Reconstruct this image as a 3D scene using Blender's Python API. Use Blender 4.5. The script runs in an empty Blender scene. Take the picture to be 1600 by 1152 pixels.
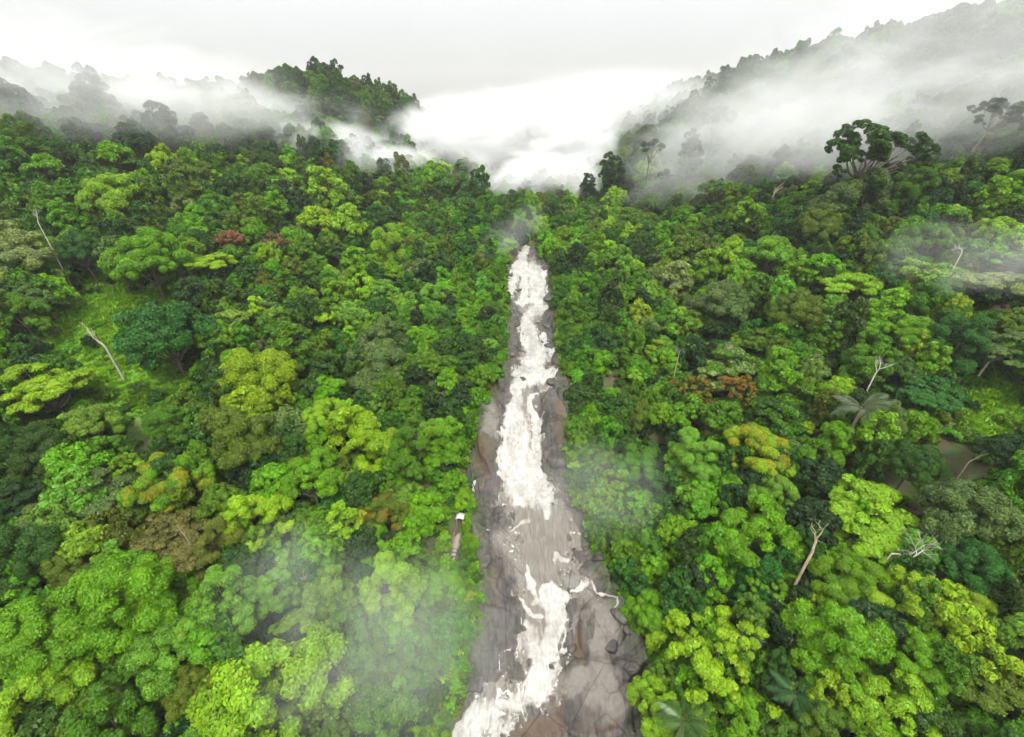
import bpy, math, random
import numpy as np
from math import radians, sin, cos, pi

# ------------------------------------------------------------------ camera, sky, sun, exposure
scene = bpy.context.scene
COL = scene.collection
FPX, PITCH, CAMZ = 700.0, radians(31.0), 80.0
cam_data = bpy.data.cameras.new('camera')
cam = bpy.data.objects.new('camera', cam_data)
COL.objects.link(cam)
cam.location = (0, 0, CAMZ)
cam.rotation_euler = (pi / 2 - PITCH, 0, 0)
cam_data.sensor_width = 36.0
cam_data.lens = 36.0 * FPX / 1600.0
cam_data.clip_start = 0.5
cam_data.clip_end = 4000.0
scene.camera = cam

SUN_EL, SUN_AZ = radians(58), radians(165)      # azimuth clockwise from +Y
sun_data = bpy.data.lights.new('sun', 'SUN')
sun_data.energy = 1.5
sun_data.angle = radians(11)
sun_data.color = (1.0, 0.965, 0.9)
sun = bpy.data.objects.new('sun', sun_data)
COL.objects.link(sun)
sun.rotation_euler = (pi / 2 - SUN_EL, 0, pi - SUN_AZ)
sun.location = (0, 0, 200)

world = bpy.data.worlds.new('World')
scene.world = world
world.use_nodes = True
nt = world.node_tree
nt.nodes.clear()
w_out = nt.nodes.new('ShaderNodeOutputWorld')
w_mix = nt.nodes.new('ShaderNodeMixShader')
sky_bg = nt.nodes.new('ShaderNodeBackground')
cloud_bg = nt.nodes.new('ShaderNodeBackground')
sky = nt.nodes.new('ShaderNodeTexSky')
sky.sky_type = 'NISHITA'
sky.sun_disc = False
sky.sun_elevation = SUN_EL
sky.sun_rotation = SUN_AZ
sky_bg.inputs['Strength'].default_value = 0.10
nt.links.new(sky.outputs[0], sky_bg.inputs['Color'])
# overcast layer: brighter overhead than at the horizon, as an overcast sky is
tc = nt.nodes.new('ShaderNodeTexCoord')
sep = nt.nodes.new('ShaderNodeSeparateXYZ')
mr = nt.nodes.new('ShaderNodeMapRange')
mr.inputs['From Min'].default_value = 0.0
mr.inputs['From Max'].default_value = 1.0
mr.inputs['To Min'].default_value = 0.222
mr.inputs['To Max'].default_value = 1.12
nz = nt.nodes.new('ShaderNodeTexNoise')
nz.inputs['Scale'].default_value = 2.2
nz.inputs['Detail'].default_value = 5
nm = nt.nodes.new('ShaderNodeMath'); nm.operation = 'MULTIPLY_ADD'
nm.inputs[1].default_value = 0.16
nm.inputs[2].default_value = 0.92
mm = nt.nodes.new('ShaderNodeMath'); mm.operation = 'MULTIPLY'
nt.links.new(tc.outputs['Generated'], sep.inputs[0])
nt.links.new(tc.outputs['Generated'], nz.inputs['Vector'])
nt.links.new(sep.outputs['Z'], mr.inputs['Value'])
nt.links.new(nz.outputs['Fac'], nm.inputs[0])
nt.links.new(mr.outputs[0], mm.inputs[0])
nt.links.new(nm.outputs[0], mm.inputs[1])
cloud_bg.inputs['Color'].default_value = (1.0, 0.99, 0.975, 1)
nt.links.new(mm.outputs[0], cloud_bg.inputs['Strength'])
w_mix.inputs[0].default_value = 0.94
nt.links.new(sky_bg.outputs[0], w_mix.inputs[1])
nt.links.new(cloud_bg.outputs[0], w_mix.inputs[2])
nt.links.new(w_mix.outputs[0], w_out.inputs['Surface'])

scene.view_settings.view_transform = 'Standard'
scene.view_settings.look = 'None'
scene.view_settings.gamma = 1
scene.view_settings.use_curve_mapping = False
scene.view_settings.exposure = 1.45

scene.render.engine = 'CYCLES'
cy = scene.cycles
cy.max_bounces = 8
cy.diffuse_bounces = 1
cy.glossy_bounces = 2
cy.transmission_bounces = 4
cy.volume_bounces = 2
cy.transparent_max_bounces = 8
cy.use_adaptive_sampling = True
cy.adaptive_threshold = 0.03
cy.adaptive_min_samples = 16
cy.use_denoising = True
cy.caustics_reflective = False
cy.caustics_refractive = False
cy.volume_step_rate = 1.0
cy.volume_max_steps = 256

rng = np.random.default_rng(7)
R_ = random.Random(11)

# ------------------------------------------------------------------ small helpers
def ray(px, py):
    u = (px - 800.0) / FPX
    v = (py - 576.0) / FPX
    return np.array([u, cos(PITCH) - v * sin(PITCH), -(v * cos(PITCH) + sin(PITCH))])

def unproj(px, py, D):
    return np.array([0, 0, CAMZ]) + ray(px, py) * D

def proj(P):
    P = np.asarray(P, float)
    x, y, z = P[..., 0], P[..., 1], P[..., 2] - CAMZ
    d = y * cos(PITCH) - z * sin(PITCH)
    up = y * sin(PITCH) + z * cos(PITCH)
    d = np.where(np.abs(d) < 1e-3, 1e-3, d)
    return 800 + FPX * x / d, 576 - FPX * up / d, d

def _hash(ix, iy, iz, seed):
    h = (ix * 374761393 + iy * 668265263 + iz * 2147483647 + seed * 1274126177) & 0xFFFFFFFF
    h = ((h ^ (h >> 13)) * 1274126177) & 0xFFFFFFFF
    h = h ^ (h >> 16)
    return (h & 0xFFFF) / 65535.0

def vnoise(x, y, z=0.0, seed=0):
    x, y, z = np.broadcast_arrays(np.asarray(x, float), np.asarray(y, float), np.asarray(z, float))
    ix, iy, iz = np.floor(x).astype(np.int64), np.floor(y).astype(np.int64), np.floor(z).astype(np.int64)
    fx, fy, fz = x - ix, y - iy, z - iz
    fx, fy, fz = [f * f * f * (f * (f * 6 - 15) + 10) for f in (fx, fy, fz)]
    out = 0
    for dx in (0, 1):
        for dy in (0, 1):
            for dz in (0, 1):
                w = (fx if dx else 1 - fx) * (fy if dy else 1 - fy) * (fz if dz else 1 - fz)
                out = out + w * _hash(ix + dx, iy + dy, iz + dz, seed)
    return out * 2 - 1

def fbm(x, y, z=0.0, seed=0, octaves=4, gain=0.5):
    s, a, f = 0, 1.0, 1.0
    for o in range(octaves):
        s = s + a * vnoise(np.asarray(x) * f, np.asarray(y) * f, np.asarray(z) * f, seed + o * 17)
        a *= gain; f *= 2.03
    return s

def smooth(a, b, x):
    t = np.clip((x - a) / (b - a), 0, 1)
    return t * t * (3 - 2 * t)

def new_mesh(name, V, F, attrs=None, smooth_shade=False):
    """V (n,3); F (m,k) array, or a list of ragged faces"""
    me = bpy.data.meshes.new(name)
    V = np.asarray(V, np.float32)
    if isinstance(F, np.ndarray):
        m, k = F.shape
        me.vertices.add(len(V)); me.vertices.foreach_set('co', V.ravel())
        me.loops.add(m * k); me.loops.foreach_set('vertex_index', F.astype(np.int32).ravel())
        me.polygons.add(m); me.polygons.foreach_set('loop_start', np.arange(0, m * k, k, dtype=np.int32))
        me.update(calc_edges=True)
    else:
        me.from_pydata([tuple(map(float, v)) for v in V], [], [tuple(map(int, f)) for f in F])
        me.update()
    for n, (dom, arr) in (attrs or {}).items():
        a = me.attributes.new(n, 'FLOAT', dom)
        a.data.foreach_set('value', np.asarray(arr, np.float32))
    if smooth_shade:
        me.polygons.foreach_set('use_smooth', np.ones(len(me.polygons), bool))
    return me

def obj(name, me, mat=None, parent=None, loc=None):
    o = bpy.data.objects.new(name, me)
    COL.objects.link(o)
    if mat is not None and me is not None and len(me.materials) == 0:
        me.materials.append(mat)
    if parent is not None:
        o.parent = parent
    if loc is not None:
        o.location = loc
    return o

def tag(o, label=None, cat=None, group=None, kind=None):
    if label: o['label'] = label
    if cat: o['category'] = cat
    if group: o['group'] = group
    if kind: o['kind'] = kind
    return o

def tubes(paths, sides=7, cap=True):
    """paths: list of (points (n,3), radii (n,)) -> V, F of quads (caps as degenerate-free fans are left open but pinched)"""
    VV, FF, base = [], [], 0
    for P, Rr in paths:
        P = np.asarray(P, float); Rr = np.asarray(Rr, float)
        T = np.gradient(P, axis=0)
        T /= np.linalg.norm(T, axis=1, keepdims=True) + 1e-9
        ref = np.array([0.31, 0.87, 0.38])
        A = np.cross(T, ref); A /= np.linalg.norm(A, axis=1, keepdims=True) + 1e-9
        B = np.cross(T, A)
        ang = np.linspace(0, 2 * pi, sides, endpoint=False)
        ring = P[:, None, :] + Rr[:, None, None] * (np.cos(ang)[None, :, None] * A[:, None, :] + np.sin(ang)[None, :, None] * B[:, None, :])
        n = len(P)
        VV.append(ring.reshape(-1, 3))
        i = np.arange(n - 1)[:, None] * sides
        j = np.arange(sides)[None, :]
        jn = (j + 1) % sides
        FF.append((base + np.stack([i + j, i + jn, i + sides + jn, i + sides + j], -1)).reshape(-1, 4))
        base += n * sides
    return np.concatenate(VV), np.concatenate(FF)

def box_vf(c, s, rz=0.0):
    c = np.array(c, float); s = np.array(s, float) / 2
    V = np.array([[x, y, z] for x in (-1, 1) for y in (-1, 1) for z in (-1, 1)], float) * s
    cr, sr = cos(rz), sin(rz)
    V = np.stack([V[:, 0] * cr - V[:, 1] * sr, V[:, 0] * sr + V[:, 1] * cr, V[:, 2]], 1) + c
    F = np.array([[0, 1, 3, 2], [4, 6, 7, 5], [0, 4, 5, 1], [2, 3, 7, 6], [0, 2, 6, 4], [1, 5, 7, 3]])
    return V, F

def merge_vf(parts):
    VV, FF, b = [], [], 0
    for V, F in parts:
        VV.append(V); FF.append(F + b); b += len(V)
    return np.concatenate(VV), np.concatenate(FF)

# ------------------------------------------------------------------ materials
class N:
    """tiny node-graph helper"""
    def __init__(self, name):
        self.m = bpy.data.materials.new(name)
        self.m.use_nodes = True
        self.t = self.m.node_tree
        self.t.nodes.clear()
        self.out = self.t.nodes.new('ShaderNodeOutputMaterial')
    def n(self, typ, props=None, **inp):
        x = self.t.nodes.new(typ)
        for k, v in (props or {}).items():
            setattr(x, k, v)
        for k, v in inp.items():
            key = int(k[1:]) if k[0] == '_' and k[1:].isdigit() else k.replace('_', ' ')
            if isinstance(v, bpy.types.NodeSocket):
                self.t.links.new(v, x.inputs[key])
            else:
                x.inputs[key].default_value = v
        return x
    def math(self, op, a, b=0.0, c=0.0, clamp=False):
        x = self.n('ShaderNodeMath', {'operation': op, 'use_clamp': clamp}, _0=a, _1=b)
        if not isinstance(c, float) or c != 0.0:
            if isinstance(c, bpy.types.NodeSocket): self.t.links.new(c, x.inputs[2])
            else: x.inputs[2].default_value = c
        return x.outputs[0]
    def mix(self, fac, a, b, blend='MIX'):
        x = self.n('ShaderNodeMix', {'data_type': 'RGBA', 'blend_type': blend})
        for k, v in ((0, fac), (6, a), (7, b)):
            if isinstance(v, bpy.types.NodeSocket): self.t.links.new(v, x.inputs[k])
            else: x.inputs[k].default_value = v if k == 0 else (tuple(v) + (1,))[:4]
        return x.outputs[2]
    def noise(self, vec, scale, detail=4, rough=0.55, dist=0.0):
        x = self.n('ShaderNodeTexNoise', None, Scale=scale, Detail=detail, Roughness=rough, Distortion=dist)
        if vec is not None: self.t.links.new(vec, x.inputs['Vector'])
        return x.outputs[0]
    def ramp(self, fac, stops):
        x = self.n('ShaderNodeValToRGB', None, Fac=fac)
        e = x.color_ramp.elements
        while len(e) < len(stops): e.new(0.5)
        for i, (p, c) in enumerate(stops):
            e[i].position = p
            e[i].color = (c, c, c, 1) if isinstance(c, (int, float)) else (tuple(c) + (1,))[:4]
        return x.outputs[0]
    def attr(self, name, typ='GEOMETRY'):
        return self.n('ShaderNodeAttribute', {'attribute_name': name, 'attribute_type': typ})
    def pos(self):
        return self.n('ShaderNodeNewGeometry').outputs['Position']
    def bump(self, h, strength=0.5, dist=0.1):
        return self.n('ShaderNodeBump', None, Height=h, Strength=strength, Distance=dist).outputs[0]
    def surf(self, s):
        self.t.links.new(s, self.out.inputs['Surface']); return self.m

def leaf_material(name, second=None, amount=0.0, source='object', gloss=0.42):
    g = N(name)
    if source == 'object':
        base = g.n('ShaderNodeObjectInfo').outputs['Color']
    else:
        base = g.attr('crown_tint', 'INSTANCER').outputs['Color']
    lr = g.attr('leaf_rand').outputs['Fac']
    lu = g.attr('lump_rand').outputs['Fac']
    if second:
        k = g.math('GREATER_THAN', g.math('ADD', g.math('MULTIPLY', lu, 0.52), g.math('MULTIPLY', lr, 0.48)), 1.0 - amount)
        base = g.mix(k, base, second)
    # tint drift: some clumps carry younger, yellower leaves
    young = g.mix(1.0, base, (1.28, 1.16, 0.8), 'MULTIPLY')
    base = g.mix(g.math('MULTIPLY', g.math('POWER', lu, 2.0), 0.75), base, young)
    val = g.math('ADD', g.math('MULTIPLY_ADD', lr, 0.50, 0.56), g.math('MULTIPLY', g.math('FRACT', g.math('MULTIPLY', lu, 7.31)), 0.38))
    hsv = g.n('ShaderNodeHueSaturation', None, Color=base, Value=val, Hue=g.math('MULTIPLY_ADD', lr, 0.018, 0.491))
    c = hsv.outputs[0]
    p = g.n('ShaderNodeBsdfPrincipled', None, Base_Color=c, Roughness=gloss)
    p.inputs['Specular IOR Level'].default_value = 0.22
    tr = g.n('ShaderNodeBsdfTranslucent', None, Color=g.mix(1.0, c, (1.15, 1.25, 0.6), 'MULTIPLY'))
    mx = g.n('ShaderNodeMixShader', None, _0=0.22, _1=p.outputs[0], _2=tr.outputs[0])
    return g.surf(mx.outputs[0])

def bark_material(name, a, b):
    g = N(name)
    co = g.n('ShaderNodeTexCoord').outputs['Object']
    mp = g.n('ShaderNodeMapping', None, Vector=co); mp.inputs['Scale'].default_value = (14, 14, 3)
    f = g.noise(mp.outputs[0], 1.5, 5, 0.65)
    c = g.mix(g.ramp(f, [(0.35, 0.0), (0.65, 1.0)]), a, b)
    p = g.n('ShaderNodeBsdfPrincipled', None, Base_Color=c, Roughness=0.85, Normal=g.bump(f, 0.6, 0.03))
    return g.surf(p.outputs[0])

M_LEAF = leaf_material('leaf')
M_LEAF_ORANGE = leaf_material('leaf_orange_flush', (0.175, 0.078, 0.016), 0.48)
M_LEAF_GOLD = leaf_material('leaf_gold_flush', (0.22, 0.175, 0.010), 0.30)
M_LEAF_SPRAY = leaf_material('leaf_red_spray', (0.16, 0.07, 0.018), 0.26)
M_LEAF_RED = leaf_material('leaf_red_flush', (0.17, 0.075, 0.045), 0.72)
M_LEAF_PALE = leaf_material('leaf_pale_backs', (0.20, 0.27, 0.10), 0.45, gloss=0.3)
M_FOREST = leaf_material('leaf_of_forest', source='instancer')
M_BARK = bark_material('bark_brown', (0.06, 0.045, 0.032), (0.17, 0.14, 0.11))
M_BARK_PALE = bark_material('bark_pale', (0.30, 0.27, 0.22), (0.52, 0.49, 0.43))
M_BARK_TAN = bark_material('bark_tan', (0.20, 0.15, 0.09), (0.40, 0.33, 0.23))

# ------------------------------------------------------------------ the lie of the land
# river rows: image row, depth along the view axis, left and right rock edge (source pixels); only used to survey the place
ROWS = np.array([
    # py    D     xl   xr
    [1152, 62.0, 700, 998], [1100, 64.0, 722, 1003], [1050, 66.0, 738, 1008], [1000, 68.2, 748, 990],
    [950, 71.5, 755, 962], [900, 75.0, 758, 940], [850, 79.0, 748, 920], [800, 83.0, 741, 900],
    [775, 85.2, 738, 890], [720, 88.4, 737, 882], [680, 90.6, 744, 886], [640, 93.0, 762, 890],
    [600, 95.8, 785, 880], [585, 98.0, 789, 872], [560, 103.0, 791, 868], [520, 111.5, 792, 868],
    [490, 119.0, 796, 866], [475, 124.0, 796, 864], [455, 126.5, 792, 862], [430, 130.0, 792, 857],
    [416, 132.5, 797, 850], [402, 137.0, 802, 842], [388, 142.0, 806, 838], [372, 150.0, 808, 836]])
_o = np.argsort(ROWS[:, 0]); RW = ROWS[_o]
def row_D(py): return np.interp(py, RW[:, 0], RW[:, 1])
_py = np.arange(1152.0, 371.0, -1.0)
_P = np.array([unproj(800, p, row_D(p)) for p in _py])
_k = np.ones(7) / 7
def _sm(a): return np.convolve(np.pad(a, 3, mode='edge'), _k, 'valid')
bed_Y, bed_Z = _sm(_P[:, 1]), _sm(_P[:, 2])
bed_L = (np.interp(_py, RW[:, 0], RW[:, 2]) - 800) / FPX * row_D(_py)
bed_R = (np.interp(_py, RW[:, 0], RW[:, 3]) - 800) / FPX * row_D(_py)
# the stream goes on under and behind the camera, and on up the valley
n0, n1 = 60, 120
ey = np.linspace(bed_Y[0] - 60, bed_Y[0] - 0.8, n0)
ez = bed_Z[0] - (bed_Y[0] - ey) * 0.42
fy = np.linspace(bed_Y[-1] + 1.0, bed_Y[-1] + 160, n1)
fz = bed_Z[-1] + (fy - bed_Y[-1]) * 0.035
ctrX = 0.5 * (bed_L[-1] + bed_R[-1])
f_off = 26 * smooth(0, 90, fy - bed_Y[-1])
bed_Yx = np.concatenate([ey, bed_Y, fy]); bed_Zx = np.concatenate([ez, bed_Z, fz])
bed_Lx = np.concatenate([np.full(n0, bed_L[0]), bed_L, ctrX - 1.8 + f_off])
bed_Rx = np.concatenate([np.full(n0, bed_R[0]), bed_R, ctrX + 1.8 + f_off])
bed_Yx = np.maximum.accumulate(bed_Yx + np.arange(len(bed_Yx)) * 1e-5)
Y_TOP = float(np.interp(-387.0, -_py, bed_Y))          # beyond this the trees close over the stream
def bedZ(Y): return np.interp(Y, bed_Yx, bed_Zx)
def bedL(Y): return np.interp(Y, bed_Yx, bed_Lx)
def bedR(Y): return np.interp(Y, bed_Yx, bed_Rx)

# heights of the canopy: surveyed points (px, py, depth)
CP = [(0,1150,45),(0,900,52),(0,700,62),(0,560,70),(0,400,82),(0,300,93),(0,200,110),(0,140,132),
      (200,1150,48),(200,900,55),(200,700,66),(200,540,77),(200,400,92),(200,300,106),(200,220,128),(200,150,152),
      (400,1150,52),(400,900,60),(400,700,72),(400,560,84),(400,400,104),(400,300,124),(400,230,152),(400,190,180),
      (550,1150,56),(550,900,65),(550,700,78),(550,560,92),(550,400,120),(550,300,148),(550,240,170),
      (660,1140,58),(660,900,69),(680,700,83),(700,560,100),(720,450,121),(720,380,140),(720,320,165),(680,260,195),
      (500,200,218),(400,135,248),(465,108,250),(540,128,252),(620,158,258),(660,185,262),(720,235,262),
      (830,325,165),(830,290,210),(830,255,300),
      (905,335,160),(920,420,131),(930,520,110),(930,620,93),(950,720,83),(980,850,74),(1030,960,66),(1040,1100,58),
      (1000,400,130),(1000,300,163),(1000,262,188),(1100,560,90),(1100,700,76),(1100,900,62),
      (1200,1150,52),(1200,900,60),(1200,700,72),(1200,560,85),(1200,400,106),(1200,300,127),(1200,235,148),(1215,172,172),
      (1400,1150,48),(1400,900,55),(1400,700,66),(1400,540,77),(1400,400,92),(1400,300,106),(1400,200,124),(1400,120,142),
      (1600,1150,45),(1600,900,52),(1600,700,61),(1600,560,69),(1600,400,81),(1600,300,90),(1600,200,102),(1600,100,116),(1600,45,126),
      (-300,900,46),(-300,600,60),(-300,350,80),(-300,160,118),(1900,900,46),(1900,600,60),(1900,350,78),(1900,80,112)]
pts = np.array([unproj(*c) for c in CP])
far = [(-330, 330, 76), (-330, 150, 88), (-330, -40, 70), (330, -40, 74), (330, 150, 112), (300, 330, 110), (0, 420, 52),
       (-90, 420, 72), (-130, 330, 84), (-200, 260, 82), (90, 420, 72), (140, 350, 92), (160, 260, 100), (210, 220, 108), (0, -40, -4), (-70, -40, 22), (70, -40, 22),
       (-220, 60, 68), (220, 60, 80), (75, 330, 62), (40, 360, 52), (-40, 360, 56)]
pts = np.concatenate([pts, np.array(far, float)])
def _tps_fit(XY, z, lam):
    XY = XY / 100.0
    n = len(XY)
    d = np.linalg.norm(XY[:, None] - XY[None], axis=2)
    K = np.where(d > 0, d * d * np.log(d + 1e-12), 0) + lam * np.eye(n)
    Pm = np.c_[np.ones(n), XY]
    A = np.zeros((n + 3, n + 3)); A[:n, :n] = K; A[:n, n:] = Pm; A[n:, :n] = Pm.T
    s = np.linalg.solve(A, np.r_[z, 0, 0, 0])
    return XY, s
_txy, _ts = _tps_fit(pts[:, :2], pts[:, 2], 0.01)
def canopy_raw(X, Y):
    X, Y = np.asarray(X, float), np.asarray(Y, float)
    sh = X.shape
    q = np.c_[X.ravel(), Y.ravel()] / 100.0
    out = np.empty(len(q))
    for i in range(0, len(q), 20000):
        d = np.linalg.norm(q[i:i + 20000, None] - _txy[None], axis=2)
        out[i:i + 20000] = (d * d * np.log(d + 1e-12)) @ _ts[:-3] + _ts[-3] + q[i:i + 20000] @ _ts[-2:]
    return out.reshape(sh)
# cached on a grid for quick look-ups
GX = np.arange(-420, 421, 3.0); GY = np.arange(-70, 521, 3.0)
_gx, _gy = np.meshgrid(GX, GY)
GC = np.clip(canopy_raw(_gx, _gy), -12, 130)
def canopy(X, Y):
    fx = np.clip((np.asarray(X, float) - GX[0]) / 3.0, 0, len(GX) - 1.001)
    fy_ = np.clip((np.asarray(Y, float) - GY[0]) / 3.0, 0, len(GY) - 1.001)
    i, j = fx.astype(int), fy_.astype(int)
    a, b = fx - i, fy_ - j
    return (GC[j, i] * (1 - a) * (1 - b) + GC[j, i + 1] * a * (1 - b) + GC[j + 1, i] * (1 - a) * b + GC[j + 1, i + 1] * a * b)
def river_off(X, Y):
    """distance outside the rock edge (negative over the river)"""
    return np.maximum(bedL(Y) - X, X - bedR(Y)) + 40.0 * smooth(Y_TOP + 1.0, Y_TOP + 5.0, Y)
def ground(X, Y):
    X, Y = np.asarray(X, float), np.asarray(Y, float)
    e = river_off(X, Y)
    zc = canopy(X, Y) - 11.0
    zb = bedZ(Y)
    w = smooth(1.0, 16.0, e)
    bank = zb + 0.2 + 0.34 * np.clip(e, 0, 20)
    g = bank * (1 - w) + np.maximum(zc, zb + 1.0) * w
    g = np.where(e < 1.2, g - 1.3 * smooth(1.2, -0.8, e), g)
    return g + 0.5 * vnoise(X / 6.0, Y / 6.0, 0, 3) * smooth(2, 8, e)
def hit(px, py, surf, d0=25.0, d1=420.0):
    """first point where the view ray through a pixel meets a height field"""
    D = np.arange(d0, d1, 0.5)
    r = ray(px, py)
    P = np.array([0, 0, CAMZ]) + D[:, None] * r
    below = P[:, 2] < surf(P[:, 0], P[:, 1])
    if not below.any(): return None
    k = int(np.argmax(below))
    return P[k], D[k]

# terrain sheet (fine near the valley, coarse out to the horizon)
def axis(fine0, fine1, step, far0, far1, n):
    a = np.arange(fine0, fine1 + 0.1, step)
    g = np.linspace(0, 1, n + 1)[1:] ** 2.0
    return np.concatenate([(fine0 + (far0 - fine0) * g)[::-1], a, fine1 + (far1 - fine1) * g])
tx = axis(-180, 180, 1.5, -1300, 1300, 22)
ty = axis(-40, 280, 1.5, -700, 1700, 22)
TX, TY = np.meshgrid(tx, ty)
TZ = ground(np.clip(TX, -415, 415), np.clip(TY, -65, 515))
far_r = np.hypot(np.maximum(np.abs(TX) - 180, 0), np.maximum(np.maximum(TY - 320, -40 - TY), 0))
TZ = TZ + smooth(120, 900, far_r) * (30 * fbm(TX / 260, TY / 260, 0, 9) - 10)
TZ = np.minimum(TZ, 112)
nx, ny = len(tx), len(ty)
ii = (np.arange(ny - 1)[:, None] * nx + np.arange(nx - 1)[None, :])
TF = np.stack([ii, ii + 1, ii + nx + 1, ii + nx], -1).reshape(-1, 4)
CLEAR = [  # openings in the forest: ellipses (px, py, rx, ry)
    (182, 524, 88, 98), (215, 590, 80, 50), (245, 480, 30, 34), (1565, 640, 50, 55), (1455, 765, 62, 36), (1490, 735, 45, 40)]
def meadow(X, Y):
    Z = ground(X, Y)
    qx, qy, d = proj(np.stack([X, Y, Z], -1))
    m = 0
    for cx, cy_, rx, ry in CLEAR[:4]:
        r = np.hypot((qx - cx) / (rx * 1.5), (qy - cy_) / (ry * 1.5))
        m = np.maximum(m, smooth(1.15, 0.7, r + 0.18 * vnoise(X / 3.0, Y / 3.0, 0, 5)))
    return m * (d > 10)
mead = meadow(TX, TY)
g = N('forest_floor')
ps = g.pos()
f1 = g.noise(ps, 0.35, 6, 0.65)
f2 = g.noise(ps, 2.2, 5, 0.7)
soil = g.mix(f2, (0.035, 0.024, 0.014), (0.12, 0.085, 0.05))
herb = g.mix(f2, (0.016, 0.045, 0.007), (0.06, 0.13, 0.014))
forest_c = g.mix(g.ramp(f1, [(0.42, 0.0), (0.58, 1.0)]), soil, herb)
grass_c = g.mix(f2, (0.06, 0.19, 0.006), (0.15, 0.36, 0.010))
cc = g.mix(g.attr('meadow').outputs['Fac'], forest_c, grass_c)
p = g.n('ShaderNodeBsdfPrincipled', None, Base_Color=cc, Roughness=0.9, Normal=g.bump(f2, 0.8, 0.3))
M_FLOOR = g.surf(p.outputs[0])
terrain = obj('terrain', new_mesh('terrain', np.stack([TX, TY, TZ], -1).reshape(-1, 3), TF, {'meadow': ('POINT', mead.ravel())}, True), M_FLOOR)
tag(terrain, 'forest floor of the steep valley, with grassy openings on both slopes', kind='structure')

# ------------------------------------------------------------------ rock bed of the stream
def seg_dist(px, py, a, b):
    ax, ay = a; bx, by = b
    dx, dy = bx - ax, by - ay
    t = np.clip(((px - ax) * dx + (py - ay) * dy) / (dx * dx + dy * dy + 1e-9), 0, 1)
    return np.hypot(px - ax - t * dx, py - ay - t * dy), t

def stroke_mask(px, py, strokes, rag=0.0, noise=None):
    m = np.zeros(px.shape)
    if noise is not None:                      # let the strands wander as water does
        k = np.clip(0.35 + (py - 400) / 600.0, 0.35, 1.2)
        px = px + k * 7.0 * fbm(px / 26.0, py / 30.0, 0, 301, 3)
        py = py + k * 6.0 * fbm(px / 24.0, py / 28.0, 0, 302, 3)
    for S in strokes:
        soft = 1.0
        if isinstance(S, tuple): soft, S = S
        for (x0, y0, r0), (x1, y1, r1) in zip(S[:-1], S[1:]):
            lo, hi = min(y0, y1) - 60, max(y0, y1) + 60
            sel = (py > lo) & (py < hi)
            if not sel.any(): continue
            d, t = seg_dist(px[sel], py[sel], (x0, y0), (x1, y1))
            r = r0 + (r1 - r0) * t
            v = d / r
            if noise is not None: v = v + rag * noise[sel]
            m[sel] = np.maximum(m[sel], smooth(1.0 + 0.55 * soft, 1.0 - 0.45 * soft, v) * min(1.0, 1.25 - 0.25 * soft))
    return m

s_len = np.concatenate([[0], np.cumsum(np.hypot(np.diff(bed_Yx), np.diff(bed_Zx)))])
s0 = np.interp(bed_Y[0] - 12, bed_Yx, s_len); s1 = np.interp(Y_TOP + 3, bed_Yx, s_len)
NS, NT = 720, 190
ss = np.linspace(s0, s1, NS)
rY, rZ = np.interp(ss, s_len, bed_Yx), np.interp(ss, s_len, bed_Zx)
rL, rR = bedL(rY) - 3.2, bedR(rY) + 3.2
tt = np.linspace(0, 1, NT)
BX = rL[:, None] + (rR - rL)[:, None] * tt[None, :]
BY = np.repeat(rY[:, None], NT, 1); BZ0 = np.repeat(rZ[:, None], NT, 1)
BS = np.repeat(ss[:, None], NT, 1)
bqx, bqy, bqd = proj(np.stack([BX, BY, BZ0], -1))
slope = np.gradient(rZ, rY)
steep = smooth(0.45, 0.9, slope)[:, None] * np.ones((1, NT))
e_in = np.minimum(BX - bedL(BY), bedR(BY) - BX)                 # distance in from the edge
wid = (rR - rL)[:, None]
# big slabs: jointed blocks with rounded tops
warp = 1.6 * vnoise(BX / 5.0, BS / 5.0, 0, 21)
cx_, cs_ = BX / 5.2 + warp * 0.35, BS / 6.5 + 0.5 * vnoise(BX / 7, BS / 7, 0, 22)
def worley(x, y, seed):
    ix, iy = np.floor(x).astype(np.int64), np.floor(y).astype(np.int64)
    d1 = np.full(x.shape, 9.0); d2 = np.full(x.shape, 9.0); cid = np.zeros(x.shape)
    for a in (-1, 0, 1):
        for b in (-1, 0, 1):
            jx, jy = ix + a, iy + b
            qx = jx + 0.15 + 0.7 * _hash(jx, jy, 1, seed); qy = jy + 0.15 + 0.7 * _hash(jx, jy, 2, seed)
            d = np.hypot(x - qx, y - qy); h = _hash(jx, jy, 3, seed)
            upd = d < d1
            d2 = np.where(upd, d1, np.minimum(d2, d)); cid = np.where(upd, h, cid); d1 = np.where(upd, d, d1)
    return d1, d2, cid
w1, w2, wid_id = worley(cx_, cs_, 31)
crack = smooth(0.09, 0.0, w2 - w1)
crack_on = smooth(-0.05, 0.35, vnoise(BX / 8, BS / 8, 3, 33))
edge_k = smooth(6.0, 0.5, e_in)                                 # blocks stand prouder at the sides
blocks = (wid_id - 0.45) * (0.35 + 1.1 * edge_k) - 0.45 * w1 ** 2 * (0.3 + edge_k)
relief = 0.62 * fbm(BX / 4.5, BS / 5.5, 0, 41, 4) + blocks - crack * (0.25 + 0.5 * edge_k) * crack_on
strata = 0.20 * np.abs(vnoise(BX / 9 + 0.3 * BS / 9, BS / 1.25, 0, 44))
relief = relief + strata * steep
fine = 0.10 * fbm(BX / 0.9, BS / 0.9, 0, 51, 3)
rim = 0.7 * smooth(1.6, -0.8, e_in) + 0.7 * smooth(4.0, 0.0, e_in) - 3.2 * smooth(-0.6, -3.2, e_in)
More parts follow.
